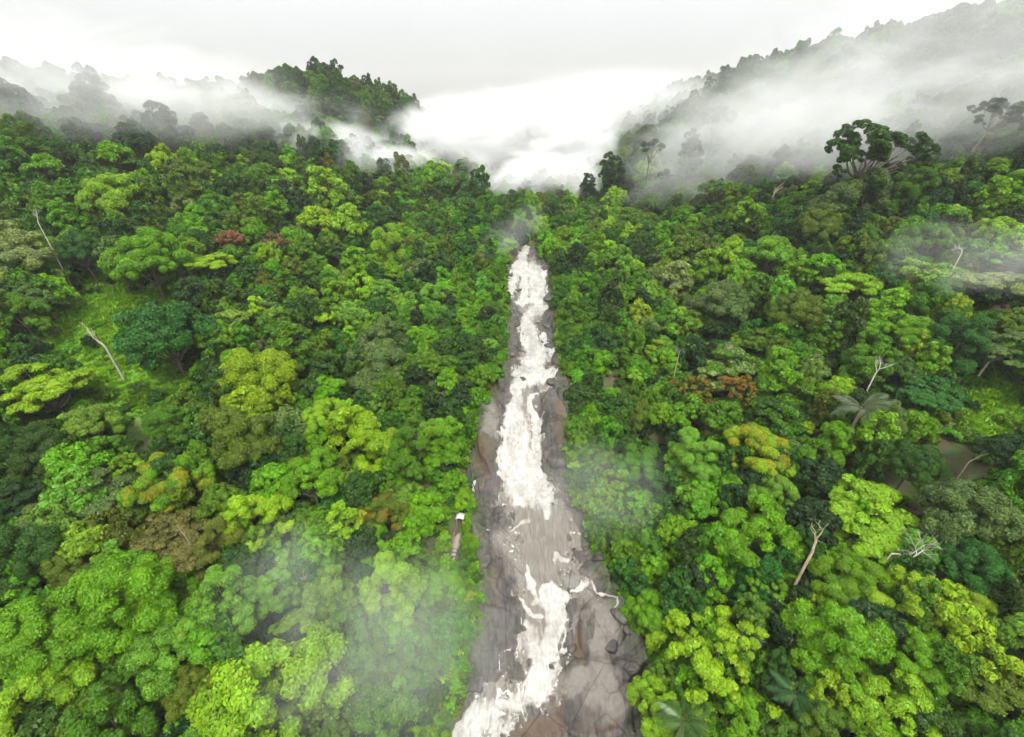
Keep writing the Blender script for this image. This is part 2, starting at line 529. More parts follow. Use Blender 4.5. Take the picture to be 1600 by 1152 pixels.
# the large pale bulge and the broad slab low on the right, the shoulder on the left
def bulge(cx, cy, rx, ry, h):
    r = np.hypot((bqx - cx) / rx, (bqy - cy) / ry)
    return h * np.sqrt(np.clip(1 - r * r, 0, 1))
bul = (bulge(938, 985, 36, 52, 1.9) + bulge(905, 945, 40, 30, 0.9) + bulge(935, 1085, 75, 62, 1.5) + bulge(770, 1010, 55, 60, 0.9)
       + bulge(768, 680, 28, 60, 1.5) + bulge(868, 660, 26, 55, 1.6) + bulge(768, 755, 36, 30, 0.9) + bulge(866, 720, 24, 24, 1.2)
       + bulge(768, 920, 40, 60, 0.7) + bulge(850, 1120, 50, 40, 0.4))
# the bed of the running water is scoured smooth and a little lower
CORE = [[(823,384,8),(814,415,13)], [(824,420,30),(825,468,28)], [(838,480,16),(824,500,14),(828,525,17),(836,552,20),(832,580,34)],
        [(815,595,18),(815,630,26),(812,680,34),(812,735,36),(825,780,44),(850,830,62),(850,900,52)],
        [(850,900,46),(850,960,38),(848,1020,36),(842,1080,36)], [(842,1080,34),(775,1100,44),(720,1150,50),(690,1220,60)]]
core = stroke_mask(bqx, bqy, CORE)
BZ = BZ0 + (relief + bul) * (1 - 0.72 * core) + fine * (1 - 0.5 * core) + rim * (1 - core) - 0.35 * core
wetness = np.clip(core * 0.9 + 0.35 * smooth(0.2, 0.9, vnoise(BX / 3, BS / 6, 0, 61)), 0, 1)
ib = (np.arange(NS - 1)[:, None] * NT + np.arange(NT - 1)[None, :])
BF = np.stack([ib, ib + 1, ib + NT + 1, ib + NT], -1).reshape(-1, 4)

g = N('granite')
ps = g.pos()
n_big = g.noise(ps, 0.22, 5, 0.6, 0.4)
n_mid = g.noise(ps, 1.3, 6, 0.65, 0.6)
n_fin = g.noise(ps, 9.0, 6, 0.7)
stretch = g.n('ShaderNodeMapping', None, Vector=ps); stretch.inputs['Scale'].default_value = (2.6, 0.35, 0.5)
n_str = g.noise(stretch.outputs[0], 0.9, 5, 0.6, 0.5)
c = g.mix(g.ramp(n_big, [(0.38, 0.0), (0.62, 1.0)]), (0.044, 0.041, 0.038), (0.092, 0.080, 0.068))
c = g.mix(g.ramp(n_str, [(0.48, 0.0), (0.66, 0.85)]), c, (0.017, 0.016, 0.015))
c = g.mix(g.ramp(n_mid, [(0.56, 0.0), (0.74, 0.7)]), c, (0.145, 0.128, 0.108))
c = g.mix(g.ramp(g.noise(ps, 0.6, 4, 0.6, 0.8), [(0.58, 0.0), (0.72, 0.55)]), c, (0.20, 0.125, 0.075))
c = g.mix(g.math('MULTIPLY', n_fin, 0.55), c, g.mix(1.0, c, (0.45, 0.45, 0.45), 'MULTIPLY'))
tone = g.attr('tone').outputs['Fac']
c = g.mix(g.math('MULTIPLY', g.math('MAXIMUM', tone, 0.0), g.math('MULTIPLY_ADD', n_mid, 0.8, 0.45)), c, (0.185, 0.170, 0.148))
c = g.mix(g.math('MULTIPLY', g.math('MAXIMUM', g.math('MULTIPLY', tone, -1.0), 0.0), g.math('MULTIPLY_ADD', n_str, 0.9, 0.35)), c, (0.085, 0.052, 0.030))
moss_m = g.math('MULTIPLY', g.ramp(n_mid, [(0.45, 0.0), (0.62, 1.0)]), g.attr('mossy').outputs['Fac'])
c = g.mix(moss_m, c, (0.05, 0.075, 0.016))
vor = g.n('ShaderNodeTexVoronoi', {'feature': 'DISTANCE_TO_EDGE'}, Scale=0.16)
wv = g.n('ShaderNodeVectorMath', {'operation': 'MULTIPLY_ADD'}, _0=g.n('ShaderNodeTexNoise', None, Scale=0.35, Detail=5.0).outputs[1], _1=(6.0, 6.0, 6.0), _2=ps)
g.t.links.new(wv.outputs[0], vor.inputs['Vector'])
ck = g.ramp(vor.outputs['Distance'], [(0.0, 0.0), (0.012, 1.0)])
h = g.math('ADD', g.math('MULTIPLY', n_mid, 0.6), g.math('ADD', g.math('MULTIPLY', n_fin, 0.22), g.math('MULTIPLY', ck, 0.30)))
wet = g.attr('wet').outputs['Fac']
p = g.n('ShaderNodeBsdfPrincipled', None, Base_Color=c, Roughness=g.math('MULTIPLY_ADD', wet, -0.42, 0.72), Normal=g.bump(h, 0.9, 0.35))
M_ROCK = g.surf(p.outputs[0])
mossy = np.clip(smooth(2.5, 0.0, e_in) + 0.25 * smooth(0.2, 0.7, vnoise(BX / 2.5, BS / 2.5, 0, 66)), 0, 1) * (1 - core)
# pale granite tone painted on to lift softly lit bulges (positive), tea-brown staining (negative)
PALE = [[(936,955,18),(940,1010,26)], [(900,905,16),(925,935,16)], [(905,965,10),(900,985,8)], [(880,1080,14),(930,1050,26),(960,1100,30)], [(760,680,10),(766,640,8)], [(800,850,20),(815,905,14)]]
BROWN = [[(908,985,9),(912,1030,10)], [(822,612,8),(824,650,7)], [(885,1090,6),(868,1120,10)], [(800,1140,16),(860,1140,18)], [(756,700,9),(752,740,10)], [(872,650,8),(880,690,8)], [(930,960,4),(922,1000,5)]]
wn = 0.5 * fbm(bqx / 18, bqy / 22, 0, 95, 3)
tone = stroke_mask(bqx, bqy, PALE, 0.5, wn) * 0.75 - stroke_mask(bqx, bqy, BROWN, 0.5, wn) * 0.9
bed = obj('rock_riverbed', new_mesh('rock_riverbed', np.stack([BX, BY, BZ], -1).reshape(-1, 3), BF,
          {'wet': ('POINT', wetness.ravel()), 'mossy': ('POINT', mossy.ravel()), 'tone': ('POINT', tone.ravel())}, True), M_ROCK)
tag(bed, 'grey brown granite slabs that the stream runs down', kind='structure')

# ------------------------------------------------------------------ the water
WS, WT = 1150, 250
ws = np.linspace(s0, s1, WS)
def to_bed(A, s, t):
    """sample a bed grid at (s rows, t columns)"""
    i = np.clip((s - s0) / (s1 - s0) * (NS - 1), 0, NS - 1.001); j = np.clip(t * (NT - 1), 0, NT - 1.001)
    a, b = i.astype(int), j.astype(int); u, v = (i - a)[:, None], (j - b)[None, :]
    A00, A01, A10, A11 = A[np.ix_(a, b)], A[np.ix_(a, b + 1)], A[np.ix_(a + 1, b)], A[np.ix_(a + 1, b + 1)]
    return A00 * (1 - u) * (1 - v) + A01 * (1 - u) * v + A10 * u * (1 - v) + A11 * u * v
wt = np.linspace(0, 1, WT)
WX, WY = to_bed(BX, ws, wt), to_bed(BY, ws, wt)
WB, W0 = to_bed(BZ, ws, wt), to_bed(BZ0, ws, wt)
WSS = np.repeat(ws[:, None], WT, 1)
wpx, wpy, wpd = proj(np.stack([WX, WY, W0], -1))
flow_n = fbm(WX / 0.55, WSS / 2.6, 0, 71, 4, 0.6)
blot = fbm(WX / 1.3, WSS / 1.6, 0, 75, 4, 0.6)
FOAM = [
    [(822,372,6),(824,386,7),(814,400,8),(814,414,11)],
    [(803,420,8),(797,440,8),(793,462,7)], [(818,420,6),(817,470,7)], [(832,420,11),(840,470,9)], [(846,428,8),(853,470,6)],
    [(800,424,6),(852,426,7)], [(812,470,5),(852,474,5)],
    (1.4, [(862,484,5),(842,484,7),(828,492,8),(820,500,8)]), [(820,498,8),(820,512,10),(830,535,13),(838,556,14),(830,576,18)],
    (1.5, [(806,583,6),(866,583,7)]), (1.4, [(846,520,6),(860,556,7)]), [(866,584,5),(848,590,6)], [(832,576,16),(812,594,10),(806,606,9)],
    # main fall: spreads to both sides of a brown tongue of bare rock
    [(806,606,8),(798,640,11),(792,690,15),(790,735,14)], [(832,618,6),(838,650,8),(838,700,10),(834,740,12)],
    [(810,668,15),(812,720,25),(812,748,24)], [(806,650,9),(812,690,18)],
    [(790,735,13),(803,768,9),(820,786,5)], [(834,742,16),(846,768,14),(856,790,8),(862,812,4)], (1.5, [(815,760,22),(842,776,16)]),
    # threads on the slab below
    [(869,880,2.5),(873,866,3),(889,869,2)], [(822,882,2.5),(830,905,5),(847,940,5)], [(814,932,1.8),(826,946,4),(842,966,4)],
    [(864,918,10),(866,934,16),(862,962,13),(855,1000,11),(848,1040,12),(842,1082,18)], [(876,930,8),(872,960,8),(864,992,5)],
    (1.8, [(812,966,6),(818,994,14),(832,1018,14),(846,1034,9)]), [(874,974,1.8),(882,1010,2.5)],
    [(882,1012,7),(896,1010,5),(888,1034,5),(868,1052,9),(850,1074,12)], [(889,928,2.0),(902,918,3.0),(915,906,3.2),(928,912,2),(945,926,1.4)],
    [(915,906,2),(911,899,2)], [(936,942,1.4),(947,926,1.8),(968,946,1.4),(958,964,1.2)], [(778,1052,1.5),(779,1028,1.5),(808,1022,2.0)],
    (1.4, [(843,1086,17),(810,1092,15),(784,1092,9)]), (1.4, [(784,1092,10),(752,1112,17),(722,1138,22),(700,1165,30),(670,1230,46)]),
    (1.6, [(772,1110,10),(780,1140,18)]), [(733,1106,1.5),(729,1140,2)], (1.8, [(820,812,2),(800,835,1.5)]), (1.5, [(752,836,1.3),(775,838,1.6),(800,826,1.2)]),
    (1.6, [(906,830,1.5),(922,826,1.5)]), [(738,760,1.5),(746,772,1.6)]]
flow_f = fbm(WX / 0.30, WSS / 2.2, 0, 73, 3, 0.6)
foam = stroke_mask(wpx, wpy, FOAM, 0.32, blot * 0.55 + flow_n * 0.6 + flow_f * 0.35)
foam = foam * (0.80 + 0.28 * vnoise(WX / 1.6, WSS / 3.0, 0, 74))
wbig = 0.30 * fbm(WX / 2.0, WSS / 4.0, 0, 78, 3)
cover = stroke_mask(wpx, wpy, CORE, 0.35, blot)
we = np.minimum(WX - bedL(WY), bedR(WY) - WX)
cover = np.maximum(cover * smooth(-0.5, 1.2, we), foam)
depth = -0.50 + 0.66 * cover + 0.16 * foam * (0.6 + flow_n * 0.45 + blot * 0.3)
sl = smooth(0.5, 0.95, np.gradient(np.interp(ws, s_len, bed_Zx), np.interp(ws, s_len, bed_Yx)))[:, None]
depth = depth + foam * sl * (0.35 + 0.28 * fbm(WX / 0.8, WSS / 5.0, 0, 81, 3)) + 0.03 * flow_n * cover
# the water surface is smoother than the rock under it
def blur(A, k):
    for ax in (0, 1):
        ker = np.ones(2 * k + 1) / (2 * k + 1)
        A = np.apply_along_axis(lambda r: np.convolve(np.pad(r, k, mode='edge'), ker, 'valid'), ax, A)
    return A
WBs = blur(WB, 3)
WZ = WBs + depth
film = (depth > -0.06)
iw = (np.arange(WS - 1)[:, None] * WT + np.arange(WT - 1)[None, :])
WF = np.stack([iw, iw + 1, iw + WT + 1, iw + WT], -1)
keepf = film[:-1, :-1] | film[1:, :-1] | film[:-1, 1:] | film[1:, 1:]

g = N('running_water')
ps = g.pos()
fo = g.attr('foam').outputs['Fac']
fx_, fs_ = g.attr('flow_x').outputs['Fac'], g.attr('flow_s').outputs['Fac']
fv = g.n('ShaderNodeCombineXYZ', None, X=fx_, Y=g.math('MULTIPLY', fs_, 0.22), Z=0.0).outputs[0]
strk = g.noise(fv, 1.9, 5, 0.62, 0.3)                 # streaks drawn out along the flow
cloudy = g.noise(ps, 0.9, 6, 0.60, 0.9)
speck = g.noise(ps, 11.0, 4, 0.7)
tex = g.math('ADD', g.math('MULTIPLY', strk, 0.60), g.math('ADD', g.math('MULTIPLY', cloudy, 0.35), g.math('MULTIPLY', speck, 0.05)))
fm = g.math('ADD', g.math('MULTIPLY', fo, 1.15), g.math('MULTIPLY', g.math('SUBTRACT', tex, 0.52), 1.5))
fm = g.ramp(fm, [(0.10, 0.0), (0.48, 0.42), (1.0, 1.0)])
silt = g.mix(g.noise(ps, 0.5, 4), (0.085, 0.072, 0.055), (0.125, 0.110, 0.088))
silt = g.mix(g.ramp(strk, [(0.42, 0.0), (0.72, 0.75)]), silt, (0.19, 0.178, 0.155))
white = g.mix(g.ramp(cloudy, [(0.36, 1.0), (0.60, 0.0)]), (0.385, 0.388, 0.376), (0.300, 0.285, 0.240))  # beige tint of the foam; its clouding also paints in soft shading of the form
white = g.mix(g.ramp(strk, [(0.48, 0.0), (0.72, 0.70)]), white, (0.225, 0.218, 0.195))
c = g.mix(fm, silt, white)
hh = g.math('ADD', g.math('MULTIPLY', strk, 0.5), g.math('ADD', g.math('MULTIPLY', cloudy, 0.5), g.math('MULTIPLY', speck, 0.04)))
p = g.n('ShaderNodeBsdfPrincipled', None, Base_Color=c, Roughness=g.math('MULTIPLY_ADD', fm, 0.45, 0.20),
        Normal=g.bump(hh, 0.35, 0.30))
M_WATER = g.surf(p.outputs[0])
bands = [('water', 0, 388, 'narrow stream seen between the trees far up the valley'), ('waterfall', 388, 478, 'upper cascade of white ropes over a rock step'),
         ('water', 478, 592, 'white stream rushing over rock between the two upper falls'), ('waterfall', 592, 815, 'tall main fall spreading white down a smooth rock face'),
         ('water', 815, 905, 'thin brown sheet of water sliding over the middle slab'), ('waterfall', 905, 5000, 'lower cascade splitting white around the rocks')]
row_py = wpy[:, WT // 2]
for nm_, a, b, lb in bands:
    rows = (row_py[:-1] >= a) & (row_py[:-1] < b)
    F = WF[rows][keepf[rows]].reshape(-1, 4)
    if not len(F): continue
    used, inv = np.unique(F, return_inverse=True)
    V = np.stack([WX, WY, WZ], -1).reshape(-1, 3)[used]
    o = obj(nm_, new_mesh(nm_, V, inv.reshape(-1, 4), {'foam': ('POINT', foam.ravel()[used]), 'flow_x': ('POINT', WX.ravel()[used]), 'flow_s': ('POINT', WSS.ravel()[used])}, True), M_WATER)
    tag(o, lb, kind='structure')

# ------------------------------------------------------------------ boulders lying in and beside the stream
def bed_height(X, Y):
    j = np.argmin(np.abs(rY - Y)); i = np.argmin(np.abs(BX[j] - X))
    return BZ[j, i]
import bmesh
def rock_mesh(seed, sub=3, flat=0.6):
    bm = bmesh.new()
    bmesh.ops.create_icosphere(bm, subdivisions=sub, radius=1.0)
    V = np.array([v.co[:] for v in bm.verts])
    q = np.random.default_rng(seed)
    for _ in range(9):                                   # planes that chop faces off, as joints do
        n = q.normal(size=3); n /= np.linalg.norm(n); d = q.uniform(0.55, 0.85)
        k = V @ n
        V = np.where((k > d)[:, None], V - np.outer(k - d, n) * 0.85, V)
    V *= (1 + 0.10 * fbm(V[:, 0] * 1.7, V[:, 1] * 1.7, V[:, 2] * 1.7, seed, 3))[:, None]
    V[:, 2] *= flat
    F = np.array([[v.index for v in f.verts] for f in bm.faces])
    bm.free()
    me = new_mesh('boulder', V, F, {'wet': ('POINT', np.full(len(V), 0.4)), 'mossy': ('POINT', np.clip(V[:, 2], 0, 1) * 0.35), 'tone': ('POINT', np.zeros(len(V)))}, False)
    me.materials.append(M_ROCK)
    return me
ROCKS = [rock_mesh(s, 3, f) for s, f in ((1, 0.62), (2, 0.5), (3, 0.75), (4, 0.42), (5, 0.6))]
BOULDERS = [  # px, py, width px, label
    (820, 590, 15, 'dark loaf shaped boulder splitting the water at the lip of the main fall'),
    (833, 487, 8, 'small round dark boulder in midstream just under the upper cascade'),
    (864, 484, 12, 'dark rounded boulder at the right bank under the upper cascade'),
    (858, 468, 17, 'jointed grey boulder at the right foot of the upper cascade'),
    (796, 428, 8, 'small dark rock at the left brow of the upper cascade'),
    (810, 452, 10, 'dark rib of rock dividing the ropes of the upper cascade'),
    (803, 535, 26, 'broad ledge with a mossy edge on the left of the upper stream'),
    (860, 540, 20, 'flat grey ledge with mossy top on the right of the upper stream'),
    (802, 506, 22, 'smooth grey slab on the left bank under the upper cascade'),
    (856, 508, 16, 'low brown rock on the right bank below the upper cascade'),
    (797, 560, 16, 'low rounded rock on the left edge above the main fall'),
    (862, 596, 18, 'wide brown block at the right shoulder of the main fall'),
    (868, 728, 26, 'dark cleft block at the right foot of the main fall'),
    (893, 1008, 16, 'wet brown rock splitting the thread right of the lower cascade'),
    (966, 968, 26, 'angular grey block under the right hand trees by the pale bulge'),
    (952, 1012, 24, 'dark wedge of rock on the joint under the pale bulge'),
    (980, 985, 18, 'small dark block at the forest edge beside the lower cascade'),
    (985, 1050, 22, 'brown slab half covered by leaf litter at the forest edge'),
    (757, 885, 22, 'brown rock at the grassy left edge of the middle slab'),
    (921, 838, 22, 'grey rock poking from the right bank of the middle slab'),
    (935, 880, 24, 'jointed grey block on the right edge above the lower cascade'),
    (862, 1036, 12, 'wet dark rock in the middle of the lower cascade'),
]
for i, (px, py, w, lb) in enumerate(BOULDERS):
    D = row_D(py)
    P = unproj(px, py, D)
    z = bed_height(P[0], P[1])
    r = w * 0.5 * D / FPX * 1.15
    o = obj('boulder', ROCKS[i % 5], None, None, (P[0], P[1], z - r * 0.12))
    o.scale = (r * 1.1, r * 0.9, r * 0.85)
    o.rotation_euler = (0.1 * sin(i * 3.1), 0.1 * cos(i * 1.7), i * 1.3)
    tag(o, lb, 'boulder', 'boulders in and beside the stream')

# ------------------------------------------------------------------ tree forms (shared meshes; crown centre at the origin, crown radius 1)
def unit(v): return v / (np.linalg.norm(v, axis=-1, keepdims=True) + 1e-9)

def lumps_for(kind, seed):
    """leafy clumps (centre, radii) that make up a crown, and the ends its limbs reach for"""
    q = np.random.default_rng(seed)
    C, Rd, tips = [], [], []
    def clump(c, r, n, flat, sub):
        tips.append(c)
        d = unit(q.normal(size=(n, 3)) + np.array([0, 0, 0.55]) + 0.7 * unit(c + np.array([0, 0, 0.35])))
        for k in range(n):
            rr = r * q.uniform(*sub)
            C.append(c + d[k] * r * np.array([1, 1, 0.8]) * q.uniform(0.75, 1.1)); Rd.append((rr, rr, rr * flat))
    if kind == 'dome':
        n = 13
        for k in range(n):
            t = (k + 0.5) / n; ph = k * 2.399 + q.uniform(-0.4, 0.4)
            r = 0.66 * np.sqrt(t) * q.uniform(0.9, 1.12)
            clump(np.array([r * cos(ph), r * sin(ph), 0.46 * (1 - t ** 1.3) - 0.18 + q.uniform(-0.10, 0.14)]), q.uniform(0.26, 0.40), 9, 0.72, (0.38, 0.62))
    elif kind == 'lumpy':
        for k in range(8):
            ph = k * 2.399 + q.uniform(-0.6, 0.6); t = (k + 0.4) / 8
            r = 0.62 * np.sqrt(t) * q.uniform(0.8, 1.25)
            clump(np.array([r * cos(ph), r * sin(ph), 0.55 * (1 - t) - 0.22 + q.uniform(-0.22, 0.2)]), q.uniform(0.27, 0.46), 14, 0.66, (0.28, 0.5))
    elif kind == 'layer':
        for k in range(11):
            ph = k * 2.399 + q.uniform(-0.5, 0.5); t = (k + 0.5) / 11
            r = 0.68 * np.sqrt(t) * q.uniform(0.8, 1.2)
            c = np.array([r * cos(ph), r * sin(ph), 0.42 * (1 - t) - 0.25 + q.uniform(-0.2, 0.2)])
            tips.append(c)
            pr = q.uniform(0.24, 0.40)
            for _ in range(11):
                a, b = q.uniform(0, 2 * pi), pr * np.sqrt(q.uniform(0, 1))
                rr = q.uniform(0.09, 0.16)
                C.append(c + np.array([b * cos(a), b * sin(a), 0.10 * (1 - b / pr) + q.uniform(-0.03, 0.03)])); Rd.append((rr, rr, rr * 0.42))
    elif kind == 'oval':
        n = 15
        for k in range(n):
            t = (k + 0.5) / n; z = 0.95 - 1.75 * t; ph = k * 2.399 + q.uniform(-0.5, 0.5)
            r = 0.50 * np.sqrt(max(0.05, 1 - (z / 1.05) ** 2)) * q.uniform(0.75, 1.2)
            clump(np.array([r * cos(ph), r * sin(ph), z]), q.uniform(0.24, 0.36), 9, 0.9, (0.36, 0.6))
    elif kind == 'vine':       # hung all over with climbers: a ragged column
        for k in range(20):
            t = (k + 0.5) / 20; z = 0.9 - 2.3 * t; ph = k * 2.399 + q.uniform(-0.6, 0.6)
            r = (0.22 + 0.34 * t) * q.uniform(0.7, 1.25)
            clump(np.array([r * cos(ph), r * sin(ph), z + q.uniform(-0.1, 0.1)]), q.uniform(0.18, 0.30), 7, 1.35, (0.38, 0.62))
    elif kind == 'open':       # separate tufts at the ends of visible limbs
        for k in range(10):
            ph = k * 2.399 + q.uniform(-0.4, 0.4); t = (k + 0.5) / 10
            r = 0.74 * np.sqrt(t) * q.uniform(0.85, 1.15)
            clump(np.array([r * cos(ph), r * sin(ph), 0.50 * (1 - t) - 0.05 + q.uniform(-0.2, 0.22)]), q.uniform(0.15, 0.24), 8, 0.6, (0.42, 0.7))
    elif kind == 'swept':      # broad wedge of tufts carried on leaning limbs
        for k in range(40):
            x = q.uniform(-0.75, 1.0); y = q.uniform(-0.55, 0.55)
            top = 0.34 + 0.16 * x - 0.25 * y * y
            z = top - abs(q.normal()) * 0.30
            clump(np.array([x, y, z]), q.uniform(0.09, 0.17), 8, 0.62, (0.4, 0.72))
    elif kind == 'airy':       # thin crown, small sprays everywhere
        for k in range(34):
            ph = k * 2.399 + q.uniform(-0.7, 0.7); t = (k + 0.5) / 34
            r = 0.85 * np.sqrt(t) * q.uniform(0.8, 1.15)
            clump(np.array([r * cos(ph), r * sin(ph), 0.55 * (1 - t) - 0.2 + q.uniform(-0.25, 0.2)]), q.uniform(0.10, 0.17), 5, 0.7, (0.4, 0.75))
    elif kind == 'shrub':
        for k in range(7):
            ph = k * 2.399; t = (k + 0.5) / 7; r = 0.6 * np.sqrt(t)
            clump(np.array([r * cos(ph), r * sin(ph), 0.3 * (1 - t) + q.uniform(-0.1, 0.12)]), q.uniform(0.28, 0.42), 7, 0.75, (0.36, 0.6))
    return np.array(C), np.array(Rd), np.array(tips)

def crown_mesh(kind, seed, n, ls, name='crown'):
    q = np.random.default_rng(seed + 500)
    C, Rd, tips = lumps_for(kind, seed)
    w = (Rd[:, 0] ** 2) ; w = w / w.sum()
    L = q.choice(len(C), int(n * 1.9), p=w)
    out = unit(C[L] + np.array([0, 0, 0.25]))
    d = unit(q.normal(size=(len(L), 3)) * 0.85 + 0.55 * out + np.array([0, 0, 0.42]))
    rad = q.uniform(0.72, 1.10, len(L)) ** 1.0
    Pp = C[L] + d * Rd[L] * rad[:, None]
    inside = np.zeros(len(L), bool)
    for j in range(len(C)):
        k = (((Pp - C[j]) / Rd[j]) ** 2).sum(1)
        inside |= (k < 0.50) & (L != j)
    keep = np.where(~inside)[0][:n]
    Pp, L, d = Pp[keep], L[keep], d[keep]
    m = len(Pp)
    nn = unit(d * np.array([1, 1, 1.3]) + 0.55 * q.normal(size=(m, 3)) + np.array([0, 0, 0.30]))
    a = unit(np.cross(nn, q.normal(size=(m, 3))))
    b = np.cross(nn, a)
    le = ls * (0.55 + 1.1 * q.uniform(0, 1, m) ** 1.6)[:, None]; wd = le * q.uniform(0.42, 0.62, m)[:, None]
    fold = nn * le * 0.22
    V = np.stack([Pp - a * le, Pp + b * wd + fold * 0.6, Pp + a * le - fold, Pp - b * wd + fold * 0.6], 1).reshape(-1, 3)
    F = np.arange(m * 4).reshape(m, 4)
    lump_r = q.uniform(0, 1, len(C))
    me = new_mesh(name, V, F, {'leaf_rand': ('FACE', q.uniform(0, 1, m)), 'lump_rand': ('FACE', lump_r[L])})
    me.materials.append(M_LEAF)
    return me, tips

def trunk_mesh(tips, seed, length=3.4, r0=0.062, thick=1.0, name='trunk'):
    q = np.random.default_rng(seed + 900)
    zb = -length
    fork = np.array([q.uniform(-0.05, 0.05), q.uniform(-0.05, 0.05), -0.62])
    n = 9
    t = np.linspace(0, 1, n)
    main = np.stack([fork[0] * t ** 2 + 0.05 * np.sin(t * 5 + seed), fork[1] * t ** 2 + 0.05 * np.sin(t * 4 + 2 * seed), zb + (fork[2] - zb) * t], 1)
    main[:, :2] -= (main[-1, :2] - fork[:2]) * t[:, None]
    flare = 1 + 0.9 * np.exp(-t * 9)
    paths = [(main, r0 * thick * flare * (1 - 0.25 * t))]
    for k, tip in enumerate(tips):
        if k >= 16: break
        s = np.linspace(0, 1, 7)[:, None]
        mid = fork + (tip - fork) * 0.45 + np.array([0, 0, -0.10]) + 0.07 * q.normal(size=3)
        Pp = (1 - s) ** 2 * fork + 2 * s * (1 - s) * mid + s ** 2 * tip
        Pp[1:-1] += 0.018 * q.normal(size=(5, 3))
        paths.append((Pp, r0 * thick * np.linspace(0.55, 0.12, 7)))
    V, F = tubes(paths, 7)
    return new_mesh(name, V, F, None, True)

def branch_mesh(seed, spread=0.8, levels=4, up=0.5, r0=0.07, trunk_len=1.6, lean=(0, 0), twig=3, start=None):
    """bare tree: trunk path in one mesh, the branching in another"""
    q = np.random.default_rng(seed)
    trunk_paths, br = [], []
    def grow(p, d, L, r, lev):
        n = 6
        P_ = [p]
        dd = d
        for _ in range(n - 1):
            dd = unit(dd + 0.13 * q.normal(size=3) + np.array([0, 0, 0.03 * up]))
            P_.append(P_[-1] + dd * L / (n - 1))
        P_ = np.array(P_)
        (trunk_paths if lev == 0 else br).append((P_, np.linspace(r, r * 0.62, n)))
        if lev < levels:
            k = twig if lev else 3
            for j in range(k):
                at_ = P_[-1] if j < 2 else P_[q.integers(2, n - 1)]
                nd = unit(dd + spread * q.normal(size=3) + np.array([0, 0, up * 0.35]))
                grow(at_, nd, L * q.uniform(0.55, 0.8), r * q.uniform(0.45, 0.6), lev + 1)
    grow(np.array([0., 0, 0]), unit(np.array([lean[0], lean[1], 1.0])), trunk_len, r0, 0)
    V, F = tubes(trunk_paths, 8); V2, F2 = tubes(br, 5)
    return new_mesh('trunk', V, F, None, True), new_mesh('branches', V2, F2, None, True)

N_HI, LS_HI = 60000, 0.0205
N_LO, LS_LO = 9000, 0.056
FORMS = {}
for kind, seeds in (('dome', (1, 2, 3)), ('lumpy', (4, 5, 6)), ('layer', (7, 8)), ('oval', (9, 10)), ('vine', (11, 12)), ('open', (13, 14, 20)), ('swept', (17, 18)), ('airy', (15, 16))):
    FORMS[kind] = []
    for sd in seeds:
        dens = {'open': 0.55, 'airy': 0.6, 'swept': 0.75, 'layer': 0.9}.get(kind, 1.0)
        lv = (0.85, 1.0, 1.22)[sd % 3]              # finer and coarser leaved kinds
        hi, tips = crown_mesh(kind, sd, int(N_HI * dens / lv ** 1.5), LS_HI * lv)
        lo, _ = crown_mesh(kind, sd, int(N_LO * dens), LS_LO)
        tk = trunk_mesh(tips, sd, 3.4, 0.05)
        FORMS[kind].append((hi, lo, tk))
SHRUB = [crown_mesh('shrub', s, 2600, 0.10, 'shrub_leaves')[0] for s in (31, 32)]

# ------------------------------------------------------------------ colours of foliage (real-world base colours)
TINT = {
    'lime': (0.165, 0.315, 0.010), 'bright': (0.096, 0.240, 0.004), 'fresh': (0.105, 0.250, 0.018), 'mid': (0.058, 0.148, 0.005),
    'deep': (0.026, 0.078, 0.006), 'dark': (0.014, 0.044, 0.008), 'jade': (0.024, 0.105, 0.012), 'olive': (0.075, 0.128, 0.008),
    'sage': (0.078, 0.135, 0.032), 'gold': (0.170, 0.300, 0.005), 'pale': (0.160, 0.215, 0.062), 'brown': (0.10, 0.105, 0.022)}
WORD = {'lime': 'lime green', 'bright': 'bright green', 'fresh': 'fresh light green', 'mid': 'mid green', 'deep': 'deep green', 'dark': 'dark green',
        'jade': 'bluish green', 'olive': 'olive green', 'sage': 'dusty grey green', 'gold': 'yellow green', 'pale': 'pale sage', 'brown': 'brownish'}
SHAPE = {'dome': 'rounded', 'lumpy': 'billowing', 'layer': 'layered', 'oval': 'upright', 'vine': 'vine hung', 'open': 'open limbed', 'airy': 'thin crowned', 'swept': 'wind swept'}
PLACED = []          # (px, py, radius px, depth)

